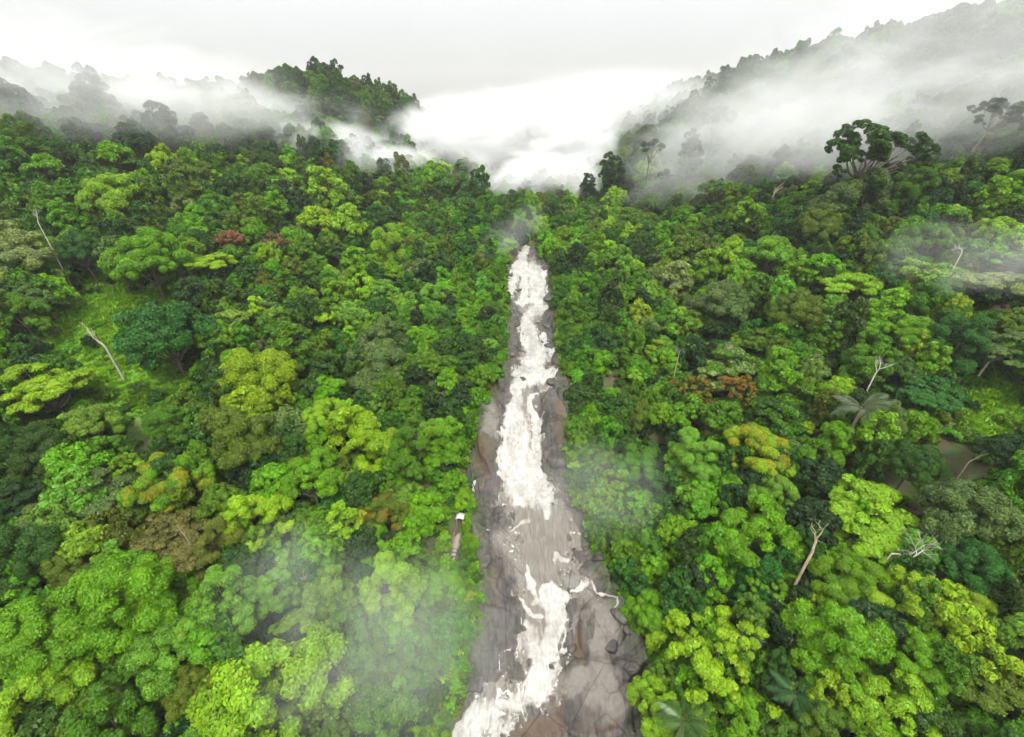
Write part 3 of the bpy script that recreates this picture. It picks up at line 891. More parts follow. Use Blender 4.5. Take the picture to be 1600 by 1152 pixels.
def plant_tree(P, R, D, kind, tint, label=None, name=None, mat=None, bark=None, var=None, stretch=1.0, group='trees of the rainforest canopy', jitter=True):
    """P is the crown centre; the trunk runs down from it into the ground"""
    forms = FORMS[kind]
    hi, lo, tk = forms[(var if var is not None else R_.randrange(len(forms))) % len(forms)]
    gz = float(ground(P[0], P[1]))
    hgt = P[2] - gz
    root = bpy.data.objects.new(name or 'rainforest_tree', None)
    COL.objects.link(root)
    root.location = (P[0], P[1], gz)
    root.rotation_euler = (0, 0, R_.uniform(0, 2 * pi))
    px_r = R * FPX / D
    crown = obj('crown', hi if px_r > 36 else lo, None, root, (0, 0, hgt))
    crown.scale = (R, R, R * stretch)
    crown.rotation_euler = (R_.uniform(-.12, .12), R_.uniform(-.12, .12), 0)
    c = np.array(TINT[tint] if isinstance(tint, str) else tint)
    if jitter: c = c * np.array([R_.uniform(.85, 1.2), R_.uniform(.88, 1.12), R_.uniform(.8, 1.2)])
    crown.color = (*c, 1)
    if mat is not None:
        crown.material_slots[0].link = 'OBJECT'; crown.material_slots[0].material = mat
    trunk = obj('trunk', tk, None, root, (0, 0, hgt))
    if len(tk.materials) == 0: tk.materials.append(M_BARK)
    s = max(hgt + 1.0, 1.0) / 3.4
    trunk.scale = (R, R, max(R, s) if kind != 'open' else R)
    if kind == 'open': trunk.scale = (R, R, max(R, s))
    if bark is not None:
        trunk.material_slots[0].link = 'OBJECT'; trunk.material_slots[0].material = bark
    tag(root, label, 'tree', group)
    root['tint'] = tint if isinstance(tint, str) else 'mixed'
    root['form'] = kind
    PLACED.append((*[float(x) for x in proj(np.array(P))[:2]], px_r, D, root))
    return root

def spot(px, py, wpx, D=None):
    if D == 'crest':                                   # stands on the ridge: find the slope just under it
        for k in range(0, 160, 4):
            h = hit(px, py + k, lambda X, Y: canopy(X, Y) - 1.0)
            if h is not None and h[1] < 230: D = h[1] + 1.0; break
        else: D = 180.0
    """crown centre and radius of a tree that shows at this pixel this many source pixels wide"""
    if D is None:
        h = hit(px, py, lambda X, Y: canopy(X, Y) - 1.0)
        D = h[1] if h is not None else 170.0
    return unproj(px, py, D + 1.5), wpx * 0.5 * (D + 1.5) / FPX, D + 1.5

# trees one can single out in the photograph
HEROES = [
 # px, py, width, form, colour, label, options
 (62, 600, 165, 'layer', 'gold', 'broad flat topped yellow green tree at the near edge of the grassy clearing'),
 (262, 528, 135, 'dome', 'jade', 'big bluish green dome tree standing in the middle of the grassy clearing'),
 (236, 411, 112, 'dome', 'bright', 'large smooth bright green dome above the grassy clearing'),
 (330, 408, 84, 'layer', 'gold', 'yellow green layered tree beside the large smooth bright green dome'),
 (28, 402, 110, 'lumpy', 'pale', 'pale beige green spreading crown at the left frame edge above the clearing'),
 (358, 376, 44, 'lumpy', 'brown', 'rusty red leaved crown, left of the pair of reddish trees on the left slope', dict(mat='red')),
 (430, 383, 50, 'open', 'brown', 'pinkish brown open crown, right of the pair of reddish trees on the left slope', dict(mat='red', bark='pale')),
 (178, 311, 86, 'dome', 'lime', 'lime green dome high on the left slope under the drifting mist'),
 (300, 285, 92, 'open', 'olive', 'olive umbrella tree with dark forked trunk showing, high on the left slope', dict(bark='brown')),
 (515, 306, 52, 'oval', 'lime', 'pointed lime green tree catching light high on the left slope'),
 (542, 352, 62, 'lumpy', 'lime', 'knobbly lime green crown below the pointed lime tree on the left slope'),
 (180, 243, 46, 'dome', 'bright', 'small bright dome on the upper left slope among dark crowns'),
 (255, 252, 50, 'lumpy', 'gold', 'yellowish leafy crown beside dark pointed trees on the upper left slope'),
 (72, 262, 48, 'dome', 'bright', 'bright green round crown on the upper left slope near the frame edge'),
 (36, 232, 54, 'oval', 'mid', 'feathery upright tree near the top of the left slope at the frame edge'),
 (264, 212, 54, 'oval', 'dark', 'dark pointed crown just under the mist on the left ridge'),
 (212, 228, 62, 'lumpy', 'dark', 'dark broad crown beside the dark pointed one below the left ridge'),
 (605, 400, 66, 'vine', 'lime', 'tall glowing lime tree hung with creepers, half way to the upper cascade'),
 (598, 560, 132, 'lumpy', 'sage', 'largest dusty grey green crown on the left bank, with its dark trunk showing', dict(bark='brown')),
 (662, 488, 82, 'lumpy', 'fresh', 'fresh light green pointed crown behind the largest dusty grey green crown'),
 (655, 425, 62, 'lumpy', 'sage', 'bluish grey crown right of the tall glowing lime tree'),
 (742, 432, 76, 'lumpy', 'olive', 'olive crown on the left bank just short of the upper cascade'),
 (565, 690, 116, 'lumpy', 'gold', 'rounded yellow green crown below the largest dusty grey green crown'),
 (500, 655, 80, 'lumpy', 'lime', 'lime crown left of the rounded yellow green one on the left bank'),
 (765, 598, 44, 'dome', 'bright', 'small bright bush like tree at the rock edge left of the fall lip'),
 (690, 700, 74, 'oval', 'bright', 'bright upright tree left of the main fall at the rock edge'),
 (640, 730, 74, 'oval', 'mid', 'narrow mid green tree between the yellow green crown and the main fall'),
 (605, 925, 92, 'oval', 'lime', 'glowing lime tree in thin mist left of the lower cascade'),
 (536, 825, 50, 'oval', 'lime', 'small slim lime tree in a dark hollow on the left bank'),
 (431, 925, 56, 'oval', 'bright', 'slim bright tree beside the bluish crown with a thin pale stem'),
 (472, 895, 56, 'open', 'jade', 'pale bluish crown on a thin white stem in drifting mist', dict(bark='pale')),
 (430, 1085, 235, 'lumpy', 'lime', 'huge glowing light green crown at the bottom edge in mist'),
 (190, 945, 190, 'dome', 'bright', 'huge cauliflower topped bright crown low on the left slope'),
 (70, 1000, 165, 'lumpy', 'bright', 'wide bright crown at the lower left frame edge'),
 (265, 1010, 120, 'dome', 'fresh', 'light green lumpy crown below the huge cauliflower topped one'),
 (350, 948, 90, 'oval', 'fresh', 'light green column shaped crown beside the huge cauliflower topped one'),
 (60, 1110, 160, 'lumpy', 'lime', 'yellowish light green crown in the bottom left corner'),
 (265, 850, 150, 'layer', 'brown', 'tangled brownish olive crown with dry twigs on the lower left slope'),
 (127, 777, 158, 'layer', 'sage', 'big grey green layered tree at the foot of the clearing'),
 (30, 875, 125, 'dome', 'deep', 'dark leafy dome at the left frame edge under the layered tree'),
 (14, 775, 84, 'layer', 'dark', 'dark flat crown over brown trunks at the left frame edge'),
 (262, 750, 116, 'lumpy', 'bright', 'bright crown tipped orange at its top, right of the layered tree', dict(mat='gold')),
 (370, 690, 140, 'lumpy', 'olive', 'large rounded olive crown in the middle of the left slope'),
 (487, 752, 96, 'lumpy', 'bright', 'drooping bright crown above the misty hollow on the left bank'),
 (600, 800, 76, 'lumpy', 'olive', 'olive crown with a red leaved spray near the viewing platform', dict(mat='red_bit')),
 (660, 800, 70, 'dome', 'bright', 'bright round crown next to the viewing platform'),
 (560, 1000, 110, 'lumpy', 'mid', 'mist veiled crown left of the lower cascade'),
 (640, 1020, 110, 'dome', 'mid', 'mist veiled dome nearest the lower cascade on the left bank'),
 (690, 930, 80, 'dome', 'bright', 'misty bright crown at the left edge of the middle slab'),
 (600, 1110, 120, 'dome', 'mid', 'dim dome in mist at the bottom edge left of the stream'),
 (790, 402, 34, 'dome', 'mid', 'small rounded tree pressing in from the left at the very top of the stream', dict(D=140)),
 (853, 399, 36, 'dome', 'deep', 'small dark tree pressing in from the right at the very top of the stream', dict(D=141)),
 # right bank
 (893, 418, 40, 'open', 'bright', 'slender tree with a straight pale trunk right of the upper cascade', dict(bark='pale')),
 (1055, 443, 46, 'oval', 'pale', 'pale yellowish upright tree on the right slope above the falls'),
 (1143, 400, 62, 'lumpy', 'lime', 'vivid lime crown in the upper middle of the right slope'),
 (1127, 480, 96, 'dome', 'sage', 'dusty green dome below the vivid lime crown on the right slope'),
 (1243, 492, 94, 'dome', 'olive', 'smooth olive dome on the right slope left of the tall layered lime tree'),
 (985, 502, 62, 'lumpy', 'olive', 'small olive crown between the stream and the dusty dome'),
 (1124, 560, 124, 'layer', 'mid', 'glossy crown with pale leaf backs above the orange flushed tree', dict(mat='pale')),
 (1041, 566, 62, 'lumpy', 'bright', 'bright crown left of the glossy pale backed one'),
 (919, 606, 80, 'dome', 'bright', 'bright round crown at the right rock edge by the fall lip'),
 (1084, 607, 70, 'airy', 'olive', 'orange flushed crown, nearer the stream of the two orange ones', dict(mat='orange')),
 (1154, 606, 64, 'airy', 'olive', 'orange flushed crown, farther from the stream of the two orange ones', dict(mat='orange')),
 (992, 657, 54, 'vine', 'olive', 'dull olive tree hung with vines right of the main fall'),
 (1124, 656, 70, 'lumpy', 'mid', 'mid green crown under the orange flushed pair'),
 (1178, 706, 116, 'lumpy', 'gold', 'yellowing crown with orange sprays on the right slope', dict(mat='gold')),
 (1084, 724, 76, 'oval', 'fresh', 'light green upright crown in thin mist right of the main fall'),
 (1338, 442, 112, 'layer', 'lime', 'tall layered lime tree standing out on the right slope'),
 (1356, 500, 88, 'layer', 'bright', 'bright layered crown directly under the tall layered lime tree'),
 (1545, 440, 116, 'layer', 'pale', 'pale misty layered crown high on the right frame side'),
 (1562, 535, 104, 'layer', 'sage', 'grey green layered tree with a pale leaning trunk at the right clearing', dict(bark='pale')),
 (1447, 612, 106, 'layer', 'jade', 'bluish green tiered crown left of the right hand clearing'),
 (1312, 611, 50, 'dome', 'lime', 'small lime dome left of the large pale palm'),
 (1222, 578, 66, 'lumpy', 'bright', 'bright crown right of the glossy pale backed tree'),
 (1570, 712, 86, 'dome', 'dark', 'dark dense dome at the right frame edge below the clearing'),
 (1424, 726, 84, 'dome', 'deep', 'dark green dome at the brown bare earth patch'),
 (1179, 842, 130, 'lumpy', 'bright', 'large bright leafy crown right of the middle slab'),
 (1132, 1010, 214, 'airy', 'gold', 'sprawling sparse yellow tree with bare twigs right of the lower cascade'),
 (1021, 958, 80, 'dome', 'bright', 'bright dome at the rock edge beside the pale bulge'),
 (1024, 1106, 94, 'lumpy', 'lime', 'glowing green crown at the bottom edge right of the stream'),
 (1092, 775, 66, 'lumpy', 'fresh', 'light green crown in mist above the large bright leafy one'),
 (1354, 812, 172, 'layer', 'lime', 'wide flat lime crown behind the bare white branches'),
 (1515, 810, 132, 'dome', 'sage', 'wide glossy greyish dome under the brown bare earth patch'),
 (1512, 888, 112, 'dome', 'jade', 'bluish green dome right of the bare white branches'),
 (1582, 905, 84, 'layer', 'fresh', 'light green layered crown at the lower right frame edge'),
 (1310, 1000, 156, 'lumpy', 'bright', 'broad bright crown above the palms at the bottom right'),
 (1434, 1022, 106, 'lumpy', 'bright', 'round bright crown right of the broad one at the bottom right'),
 (1560, 1060, 152, 'layer', 'olive', 'olive drooping crown in the bottom right corner'),
 (1390, 1110, 130, 'lumpy', 'lime', 'light lime crown at the bottom edge right of the palms'),
 (1277, 357, 78, 'dome', 'olive', 'smooth round olive green dome below the wind swept dark tree'),
 (1337, 322, 114, 'lumpy', 'sage', 'dusty wide crown right under the wind swept dark tree'),
 (1118, 302, 52, 'open', 'mid', 'tall straight stemmed tree with a small tufted top on the right slope', dict(bark='tan')),
 (1017, 234, 42, 'open', 'dark', 'lone slim tree standing against the white mist on the right ridge', dict(D=156)),
 (1080, 228, 34, 'vine', 'dark', 'dark ragged tree beside the lone slim one on the right ridge', dict(D=158)),
 (1118, 192, 60, 'open', 'dark', 'pale misty spreading tree standing tall over the right ridge', dict(D=158)),
 (920, 288, 20, 'oval', 'dark', 'small dark two tiered tree against the mist above the stream', dict(D=166)),
 (957, 272, 36, 'oval', 'dark', 'dark bushy tree against the mist above the stream', dict(D=168)),
 (1038, 290, 34, 'vine', 'dark', 'dark column of creepers below the lone slim tree on the right ridge'),
 (1372, 236, 150, 'swept', 'deep', 'great dark wind swept tree leaning right over the right slope', dict(D=104, lean=0.30, bark='brown')),
 (1565, 178, 84, 'swept', 'dark', 'dark leaning tree alone in the mist at the right frame side', dict(D=98, lean=0.35, bark='brown')),
 (1470, 84, 110, 'lumpy', 'dark', 'misty dark crown cluster high on the right ridge', dict(D='crest')),
 (1527, 64, 130, 'swept', 'dark', 'misty crown with bare limbs at the top of the right ridge', dict(D=134)),
 (1592, 62, 90, 'swept', 'dark', 'misty crown at the right frame edge on top of the ridge', dict(D=128)),
 (1338, 150, 90, 'dome', 'dark', 'rounded misty crown half way along the right ridge', dict(D='crest')),
 (1270, 166, 78, 'lumpy', 'dark', 'misty crown left of the rounded one along the right ridge', dict(D='crest')),
 (1217, 172, 62, 'dome', 'dark', 'lowest rounded misty crown on the right ridge line', dict(D='crest')),
 (1420, 118, 84, 'lumpy', 'dark', 'misty crown between the rounded one and the high cluster on the right ridge', dict(D='crest')),
 (18, 158, 62, 'dome', 'dark', 'dark dome on the left ridge at the frame edge'),
 (34, 122, 56, 'lumpy', 'dark', 'pale misty crown standing over the left ridge', dict(D='crest')),
 (140, 160, 74, 'lumpy', 'dark', 'grey misty crown along the left ridge'),
 (228, 150, 58, 'open', 'dark', 'faint ragged tree in mist on the left ridge', dict(D='crest')),
]
MATS = {'red': M_LEAF_RED, 'orange': M_LEAF_ORANGE, 'gold': M_LEAF_GOLD, 'pale': M_LEAF_PALE, 'red_bit': M_LEAF_SPRAY}
BARKS = {'pale': M_BARK_PALE, 'tan': M_BARK_TAN, 'brown': M_BARK}
for i, h in enumerate(HEROES):
    px, py, wpx, kind, tint, lb = h[:6]
    op = h[6] if len(h) > 6 else {}
    P, R, D = spot(px, py, wpx, op.get('D'))
    if kind in ('oval', 'vine'): R = R * 1.35
    t = plant_tree(P, R, D, kind, tint, lb, None, MATS.get(op.get('mat')), BARKS.get(op.get('bark')), i, op.get('stretch', 1.22 if kind in ('dome', 'lumpy') else 1.0), jitter=False)
    if 'lean' in op:
        t.rotation_euler = (0, 0, 0)
        for ch in t.children:
            ch.rotation_euler = (0, op['lean'], 0)
        hgt = t.children[0].location.z
        for ch in t.children: ch.location = (0, 0, hgt)

# ------------------------------------------------------------------ dead and bare trees
def bare_tree(px, py_base, h_px, label, seed, lean, levels, spread, mat, D=None, name='dead_tree', r0=0.05, up=0.5, trunk_len=1.0, twig=3, lift=0.0, group='bare and dead trees'):
    if D is None:
        hh = hit(px, py_base, lambda X, Y: canopy(X, Y) - 4.0)
        D = hh[1]
    P = unproj(px, py_base, D)
    hgt = h_px * D / FPX * 0.36
    gz = float(ground(P[0], P[1]))
    root = bpy.data.objects.new(name, None); COL.objects.link(root)
    root.location = (P[0], P[1], gz)
    tm, bm_ = branch_mesh(seed, spread, levels, up, r0, trunk_len, lean, twig)
    z0 = P[2] - gz
    # carry the stem down into the ground
    nv = len(tm.vertices); co = np.empty(nv * 3, np.float32); tm.vertices.foreach_get('co', co); co = co.reshape(-1, 3)
    low = np.arange(nv) < 8
    co[low, 2] -= max(z0, 0.5) / hgt + 0.1
    tm.vertices.foreach_set('co', co.ravel()); tm.update()
    for me, n in ((tm, 'trunk'), (bm_, 'branches')):
        o = obj(n, me, mat, root, (0, 0, z0)); o.scale = (hgt, hgt, hgt)
    tag(root, label, 'tree', group)
    PLACED.append((px, py_base - h_px * 0.5, h_px * 0.14, D, None))
    return root
bare_tree(168, 545, 92, 'pale dead tree leaning left over the grassy clearing, forked in two', 3, (-0.62, 0.25), 2, 0.30, M_BARK_PALE, r0=0.045, up=0.6, trunk_len=0.75, twig=2)
bare_tree(312, 462, 34, 'silvery leafless bush of fine twigs above the grassy clearing', 5, (0, 0), 4, 0.75, M_BARK_PALE, r0=0.03, up=0.2, trunk_len=0.4, name='bare_bush')
bare_tree(1202, 322, 62, 'broken pale snag with one curved side branch on the right slope', 8, (0.22, 0), 1, 0.4, M_BARK_TAN, r0=0.06, up=0.2, trunk_len=1.0, twig=1)
bare_tree(1268, 866, 250, 'forked dead tree with pale arms among the green crowns at lower right', 12, (0.1, 0.1), 3, 0.55, M_BARK_TAN, D=58, r0=0.026, up=0.7, trunk_len=0.30, twig=2)
bare_tree(1385, 866, 240, 'bare grey tree with a spray of white twigs sweeping right at lower right', 17, (1.1, -0.5), 4, 0.42, M_BARK_PALE, D=58, r0=0.018, up=-0.1, trunk_len=0.40)
bare_tree(1366, 588, 130, 'half bare tree with white limbs above the large pale palm', 21, (0.1, 0), 4, 0.55, M_BARK_PALE, D=73.5, r0=0.02, up=0.4, trunk_len=0.28)
bare_tree(1510, 725, 56, 'leaning brown double trunk stripped of leaves at the right hand clearing', 24, (0.55, 0.1), 1, 0.25, M_BARK, D=61.5, r0=0.06, up=0.2, trunk_len=1.0, twig=1)
bare_tree(1500, 400, 56, 'bare white branched tree in mist at the right frame side', 27, (0.1, 0), 3, 0.7, M_BARK_PALE, D=85, r0=0.04, up=0.2, trunk_len=0.5)
bare_tree(60, 350, 50, 'grey leafless tree with twiggy top at the left frame edge', 30, (0.1, 0), 4, 0.65, M_BARK_PALE, D=84.5, r0=0.04, up=0.3, trunk_len=0.5)
bare_tree(290, 838, 40, 'small bare twiggy tree above the tangled brownish olive crown', 34, (-0.3, 0), 3, 0.6, M_BARK_TAN, D=60, r0=0.05, up=0.3, trunk_len=0.6)

# ------------------------------------------------------------------ palms: every frond a part
M_PALM = leaf_material('palm_leaf', gloss=0.35)
def frond_mesh(seed):
    q = np.random.default_rng(seed)
    n = 34
    t = np.linspace(0.0, 1, n)
    x = t * (1.0 - 0.12 * t); z = 0.62 * t - 0.80 * t ** 2
    mid = np.stack([x, np.zeros(n), z], 1)
    V, F = tubes([(mid, 0.014 * (1 - 0.85 * t))], 4)
    Vs, Fs = [V], [F]; b = len(V)
    for i in range(5, n):
        w = 0.26 * sin(pi * min(1, 0.12 + 0.95 * t[i])) ** 0.7
        for sgn in (-1, 1):
            p = mid[i]; dirv = unit(np.array([0.62, sgn * 1.0, -0.12 - 0.35 * t[i] + 0.1 * q.normal()]))
            tip = p + dirv * w + np.array([0, 0, -0.10 * w / 0.26])
            wd = np.array([0.016, 0, 0.0])
            m_ = p + dirv * w * 0.5 + np.array([0, 0, 0.012])
            Vs.append(np.array([p, m_ - wd, tip, m_ + wd])); Fs.append(np.array([[0, 1, 2, 3]]) + b); b += 4
    V, F = np.concatenate(Vs), np.concatenate(Fs)
    me = new_mesh('frond', V, F, {'leaf_rand': ('FACE', q.uniform(0.3, 0.8, len(F))), 'lump_rand': ('FACE', np.full(len(F), 0.2))})
    me.materials.append(M_PALM)
    return me
FROND = [frond_mesh(s) for s in (1, 2)]
PV, PF = tubes([(np.array([[0, 0, -1.0], [0.02, 0, -0.66], [0.0, 0.02, -0.33], [0, 0, 0.02]]), np.array([0.06, 0.05, 0.045, 0.05]))], 8)
PALM_STEM = new_mesh('trunk', PV, PF, None, True); PALM_STEM.materials.append(M_BARK_TAN)
def palm(px, py, wpx, D, tint, label, nf=11, seed=1, drop=0.0):
    P = unproj(px, py, D); R = wpx * 0.5 * D / FPX
    gz = float(ground(P[0], P[1]))
    q = random.Random(seed)
    root = bpy.data.objects.new('palm_tree', None); COL.objects.link(root)
    root.location = (P[0], P[1], gz)
    hgt = P[2] - gz
    s = obj('trunk', PALM_STEM, None, root, (0, 0, hgt)); s.scale = (R * 1.1, R * 1.1, max(hgt + 0.5, 1))
    for k in range(nf):
        f = obj('frond', FROND[k % 2], None, root, (0, 0, hgt))
        f.scale = (R, R, R)
        f.rotation_euler = (q.uniform(-.25, .25), -0.55 * (k % 3) + 0.35 - drop, k * 2.399 + q.uniform(-.2, .2))
        c = np.array(tint) * q.uniform(0.85, 1.15)
        f.color = (*c, 1)
    tag(root, label, 'palm', 'palms in the forest')
    PLACED.append((px, py, wpx * 0.16, D, None))
palm(1347, 640, 100, 69.5, (0.085, 0.115, 0.060), 'large pale palm with broad arching fronds on the right slope', 10, 4)
palm(1070, 1128, 110, 54.5, (0.060, 0.120, 0.028), 'palm with long fronds at the bottom edge right of the stream', 11, 5)
palm(1245, 1085, 105, 54.5, (0.040, 0.105, 0.030), 'dark bluish palm under the sprawling sparse yellow tree', 11, 6)
palm(1170, 1000, 60, 59.5, (0.09, 0.12, 0.08), 'small greyish palm showing through the sprawling sparse yellow tree', 9, 7)
palm(748, 645, 26, 90.5, (0.06, 0.11, 0.05), 'small palm hanging over the rock edge left of the main fall', 9, 8)
palm(1062, 548, 26, 87, (0.08, 0.11, 0.07), 'small pale palm in a dark gap between crowns on the right slope', 8, 9)

# ------------------------------------------------------------------ viewing platform by the stream
M_CONC = (lambda g: g.surf(g.n('ShaderNodeBsdfPrincipled', None, Roughness=0.85,
          Base_Color=g.mix(g.noise(g.pos(), 1.8, 6, 0.7), (0.16, 0.13, 0.105), (0.30, 0.255, 0.215))).outputs[0]))(N('weathered_concrete'))
M_RAIL = (lambda g: g.surf(g.n('ShaderNodeBsdfPrincipled', None, Roughness=0.6,
          Base_Color=g.mix(g.noise(g.pos(), 6.0, 4, 0.7), (0.10, 0.075, 0.055), (0.22, 0.18, 0.15))).outputs[0]))(N('weathered_timber_rail'))
M_ROOF = (lambda g: g.surf(g.n('ShaderNodeBsdfPrincipled', None, Roughness=0.45,
          Base_Color=g.mix(g.noise(g.pos(), 3.0, 4, 0.7), (0.36, 0.36, 0.35), (0.52, 0.52, 0.51))).outputs[0]))(N('white_sheet_roof'))
PX0 = hit(715, 842, ground)[0] + np.array([0, 0, 1.3])
gz0 = float(ground(PX0[0], PX0[1]))
plat = bpy.data.objects.new('viewing_platform', None); COL.objects.link(plat)
plat.location = (PX0[0], PX0[1], PX0[2] - 1.0)
plat.rotation_euler = (0, 0, -0.10)
tag(plat, 'small brown viewing platform with railings and white shelter roof in the left bank greenery', 'platform')
DW = 1.3
def part(n, parts, mat):
    V, F = merge_vf(parts); return obj(n, new_mesh(n, V, F), mat, plat)
part('deck', [box_vf((0, 0.6, 0), (DW, 5.6, 0.16)), box_vf((0.62, 2.0, 0.0), (0.9, 1.4, 0.15))], M_CONC)
for k in range(5):
    part('step', [box_vf((-0.1 - 0.06 * k, -2.45 - 0.62 * k, -0.16 - 0.24 * k), (1.0, 0.64, 0.2))], M_CONC)
for x in (-DW / 2 + 0.06, DW / 2 - 0.06):
    part('rail', [box_vf((x, 0.6, 1.0), (0.07, 5.6, 0.07)), box_vf((x, 0.6, 0.55), (0.05, 5.6, 0.05))], M_RAIL)
    for k in range(6):
        part('post', [box_vf((x, -2.1 + 1.08 * k, 0.5), (0.09, 0.09, 1.0))], M_RAIL)
for x in (-0.55, 0.55):
    for y in (2.3, 3.4): part('pillar', [box_vf((x, y, -0.6), (0.16, 0.16, 5.0 - 0.0))], M_RAIL)
V, F = merge_vf([box_vf((-0.36, 2.9, 1.98), (0.72, 1.3, 0.06)), box_vf((0.361, 2.9, 1.98), (0.72, 1.3, 0.06))])
V[:, 2] += 0.32 - 0.40 * np.abs(V[:, 0])
part('roof', [(V, F)], M_ROOF)
bin_ = obj('waste_bin', None)
bp = plat.location + __import__('mathutils').Vector((0.95, 1.6, 0.08))
bin_.location = bp
tag(bin_, 'small pale bin standing on the corner of the viewing platform', 'bin')
ang = np.linspace(0, 2 * pi, 12, endpoint=False)
V, F = tubes([(np.array([[0, 0, 0], [0, 0, 0.75]]), np.array([0.20, 0.25]))], 12)
obj('bucket', new_mesh('bucket', V, F, None, True), M_CONC, bin_)
V, F = tubes([(np.array([[0, 0, 0.75], [0, 0, 0.80], [0, 0, 0.88]]), np.array([0.28, 0.27, 0.02]))], 12)
obj('lid', new_mesh('lid', V, F, None, True), M_ROOF, bin_)
PLACED.append((714, 838, 26, 81.0, None))

# ------------------------------------------------------------------ the rest of the 300 trees that show largest
def in_clear(px, py, r, k=0.9):
    for cx, cy_, rx, ry in CLEAR:
        if ((px - cx) / (rx + k * r)) ** 2 + ((py - cy_) / (ry + k * r)) ** 2 < 1: return True
    return abs(px - 712) < 16 + 1.1 * r and 800 - 0.6 * r < py < 872 + 1.6 * r
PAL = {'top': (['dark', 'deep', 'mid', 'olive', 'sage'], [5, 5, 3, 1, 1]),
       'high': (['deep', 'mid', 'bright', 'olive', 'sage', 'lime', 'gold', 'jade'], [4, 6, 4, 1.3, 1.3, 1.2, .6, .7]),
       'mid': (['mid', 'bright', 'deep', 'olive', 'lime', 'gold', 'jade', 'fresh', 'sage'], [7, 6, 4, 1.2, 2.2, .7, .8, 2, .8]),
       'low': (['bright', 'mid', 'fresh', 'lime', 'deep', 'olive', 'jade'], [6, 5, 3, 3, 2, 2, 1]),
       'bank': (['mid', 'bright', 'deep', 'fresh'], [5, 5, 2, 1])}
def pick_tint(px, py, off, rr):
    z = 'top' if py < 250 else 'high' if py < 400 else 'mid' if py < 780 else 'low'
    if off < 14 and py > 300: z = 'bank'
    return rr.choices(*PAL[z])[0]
LAND = [('the bluish dome in the grassy clearing', 262, 528), ('the grassy clearing', 190, 560), ('the flat yellow green tree', 62, 600), ('the reddish pair of trees', 395, 380),
        ('the smooth bright green dome', 236, 411), ('the tall glowing lime tree', 605, 400), ('the largest dusty grey green crown', 598, 560),
        ('the rounded yellow green crown', 565, 690), ('the viewing platform', 714, 838), ('the lime tree in mist', 605, 925),
        ('the huge cauliflower topped crown', 190, 945), ('the big grey green layered tree', 127, 777), ('the tangled brownish crown', 265, 850),
        ('the pale stemmed bluish crown', 472, 895), ('the high lime dome', 178, 311), ('the forked olive umbrella tree', 300, 285),
        ('the pointed lime tree', 515, 306), ('the upper cascade', 825, 440), ('the main fall', 812, 690), ('the fall lip', 815, 595), ('the lower cascade', 850, 1000),
        ('the middle slab', 830, 850), ('the orange flushed pair', 1120, 606), ('the vivid lime crown', 1143, 400), ('the dusty green dome', 1127, 480), ('the smooth olive dome', 1243, 492),
        ('the tall layered lime tree', 1338, 442), ('the large pale palm', 1347, 640), ('the right hand clearing', 1565, 640), ('the bare earth patch', 1455, 765),
        ('the bare white branches', 1430, 880), ('the forked dead tree', 1268, 865), ('the sprawling yellow tree', 1132, 1010), ('the large bright leafy crown', 1179, 842),
        ('the dark bluish palm', 1245, 1085), ('the wind swept dark tree', 1366, 236), ('the round olive dome', 1277, 357), ('the slender pale stemmed tree', 893, 418),
        ('the tufted straight stemmed tree', 1118, 302), ('the pale misty layered crown', 1545, 440), ('the lone slim ridge tree', 1017, 234), ('the broken pale snag', 1210, 295),
        ('the huge glowing crown at the bottom', 430, 1085), ('the large rounded olive crown', 370, 690), ('the silvery leafless bush', 312, 445), ('the left ridge', 150, 150)]
N_TREES = 300
have = len([1 for p in PLACED if p[4] is not None])
rr = random.Random(5)
fills = []
tries = 0
surf_c = lambda X, Y: canopy(X, Y) - 1.8
for stage, (ylo, yhi, k_sp, n_try) in enumerate(((380, 1180, 0.66, 5200), (250, 420, 0.72, 2600), (180, 300, 0.78, 1500), (250, 1180, 0.60, 3000))):
    for _ in range(n_try):
        if have + len(fills) >= N_TREES: break
        px, py = rr.uniform(-40, 1640), rr.uniform(ylo, yhi)
        h_ = hit(px, py, surf_c)
        if h_ is None: continue
        P, D = h_
        R = min(8.0, max(3.3, rr.lognormvariate(1.58, 0.24)))
        off = float(river_off(P[0], P[1]))
        if off < 12: R = min(R, rr.uniform(2.6, 4.4))
        if off < 0.6 + 0.5 * R: continue
        r = R * FPX / D
        if in_clear(px, py, r): continue
        if any((px - a) ** 2 + (py - b) ** 2 < (k_sp * (r + c)) ** 2 for a, b, c, *_ in PLACED): continue
        kind = rr.choices(['dome', 'lumpy', 'layer', 'oval', 'vine', 'open', 'airy'], [7, 9, 3, 3, 2, 1.0, 0.6])[0]
        if off < 12: kind = rr.choices(['dome', 'lumpy', 'oval', 'vine'], [4, 5, 3, 2])[0]
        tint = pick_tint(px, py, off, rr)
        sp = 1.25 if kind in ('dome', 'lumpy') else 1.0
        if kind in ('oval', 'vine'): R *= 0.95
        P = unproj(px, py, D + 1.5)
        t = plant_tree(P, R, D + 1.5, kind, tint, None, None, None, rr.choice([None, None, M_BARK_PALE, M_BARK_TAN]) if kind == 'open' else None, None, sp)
        fills.append([t, px, py, r, kind, tint])
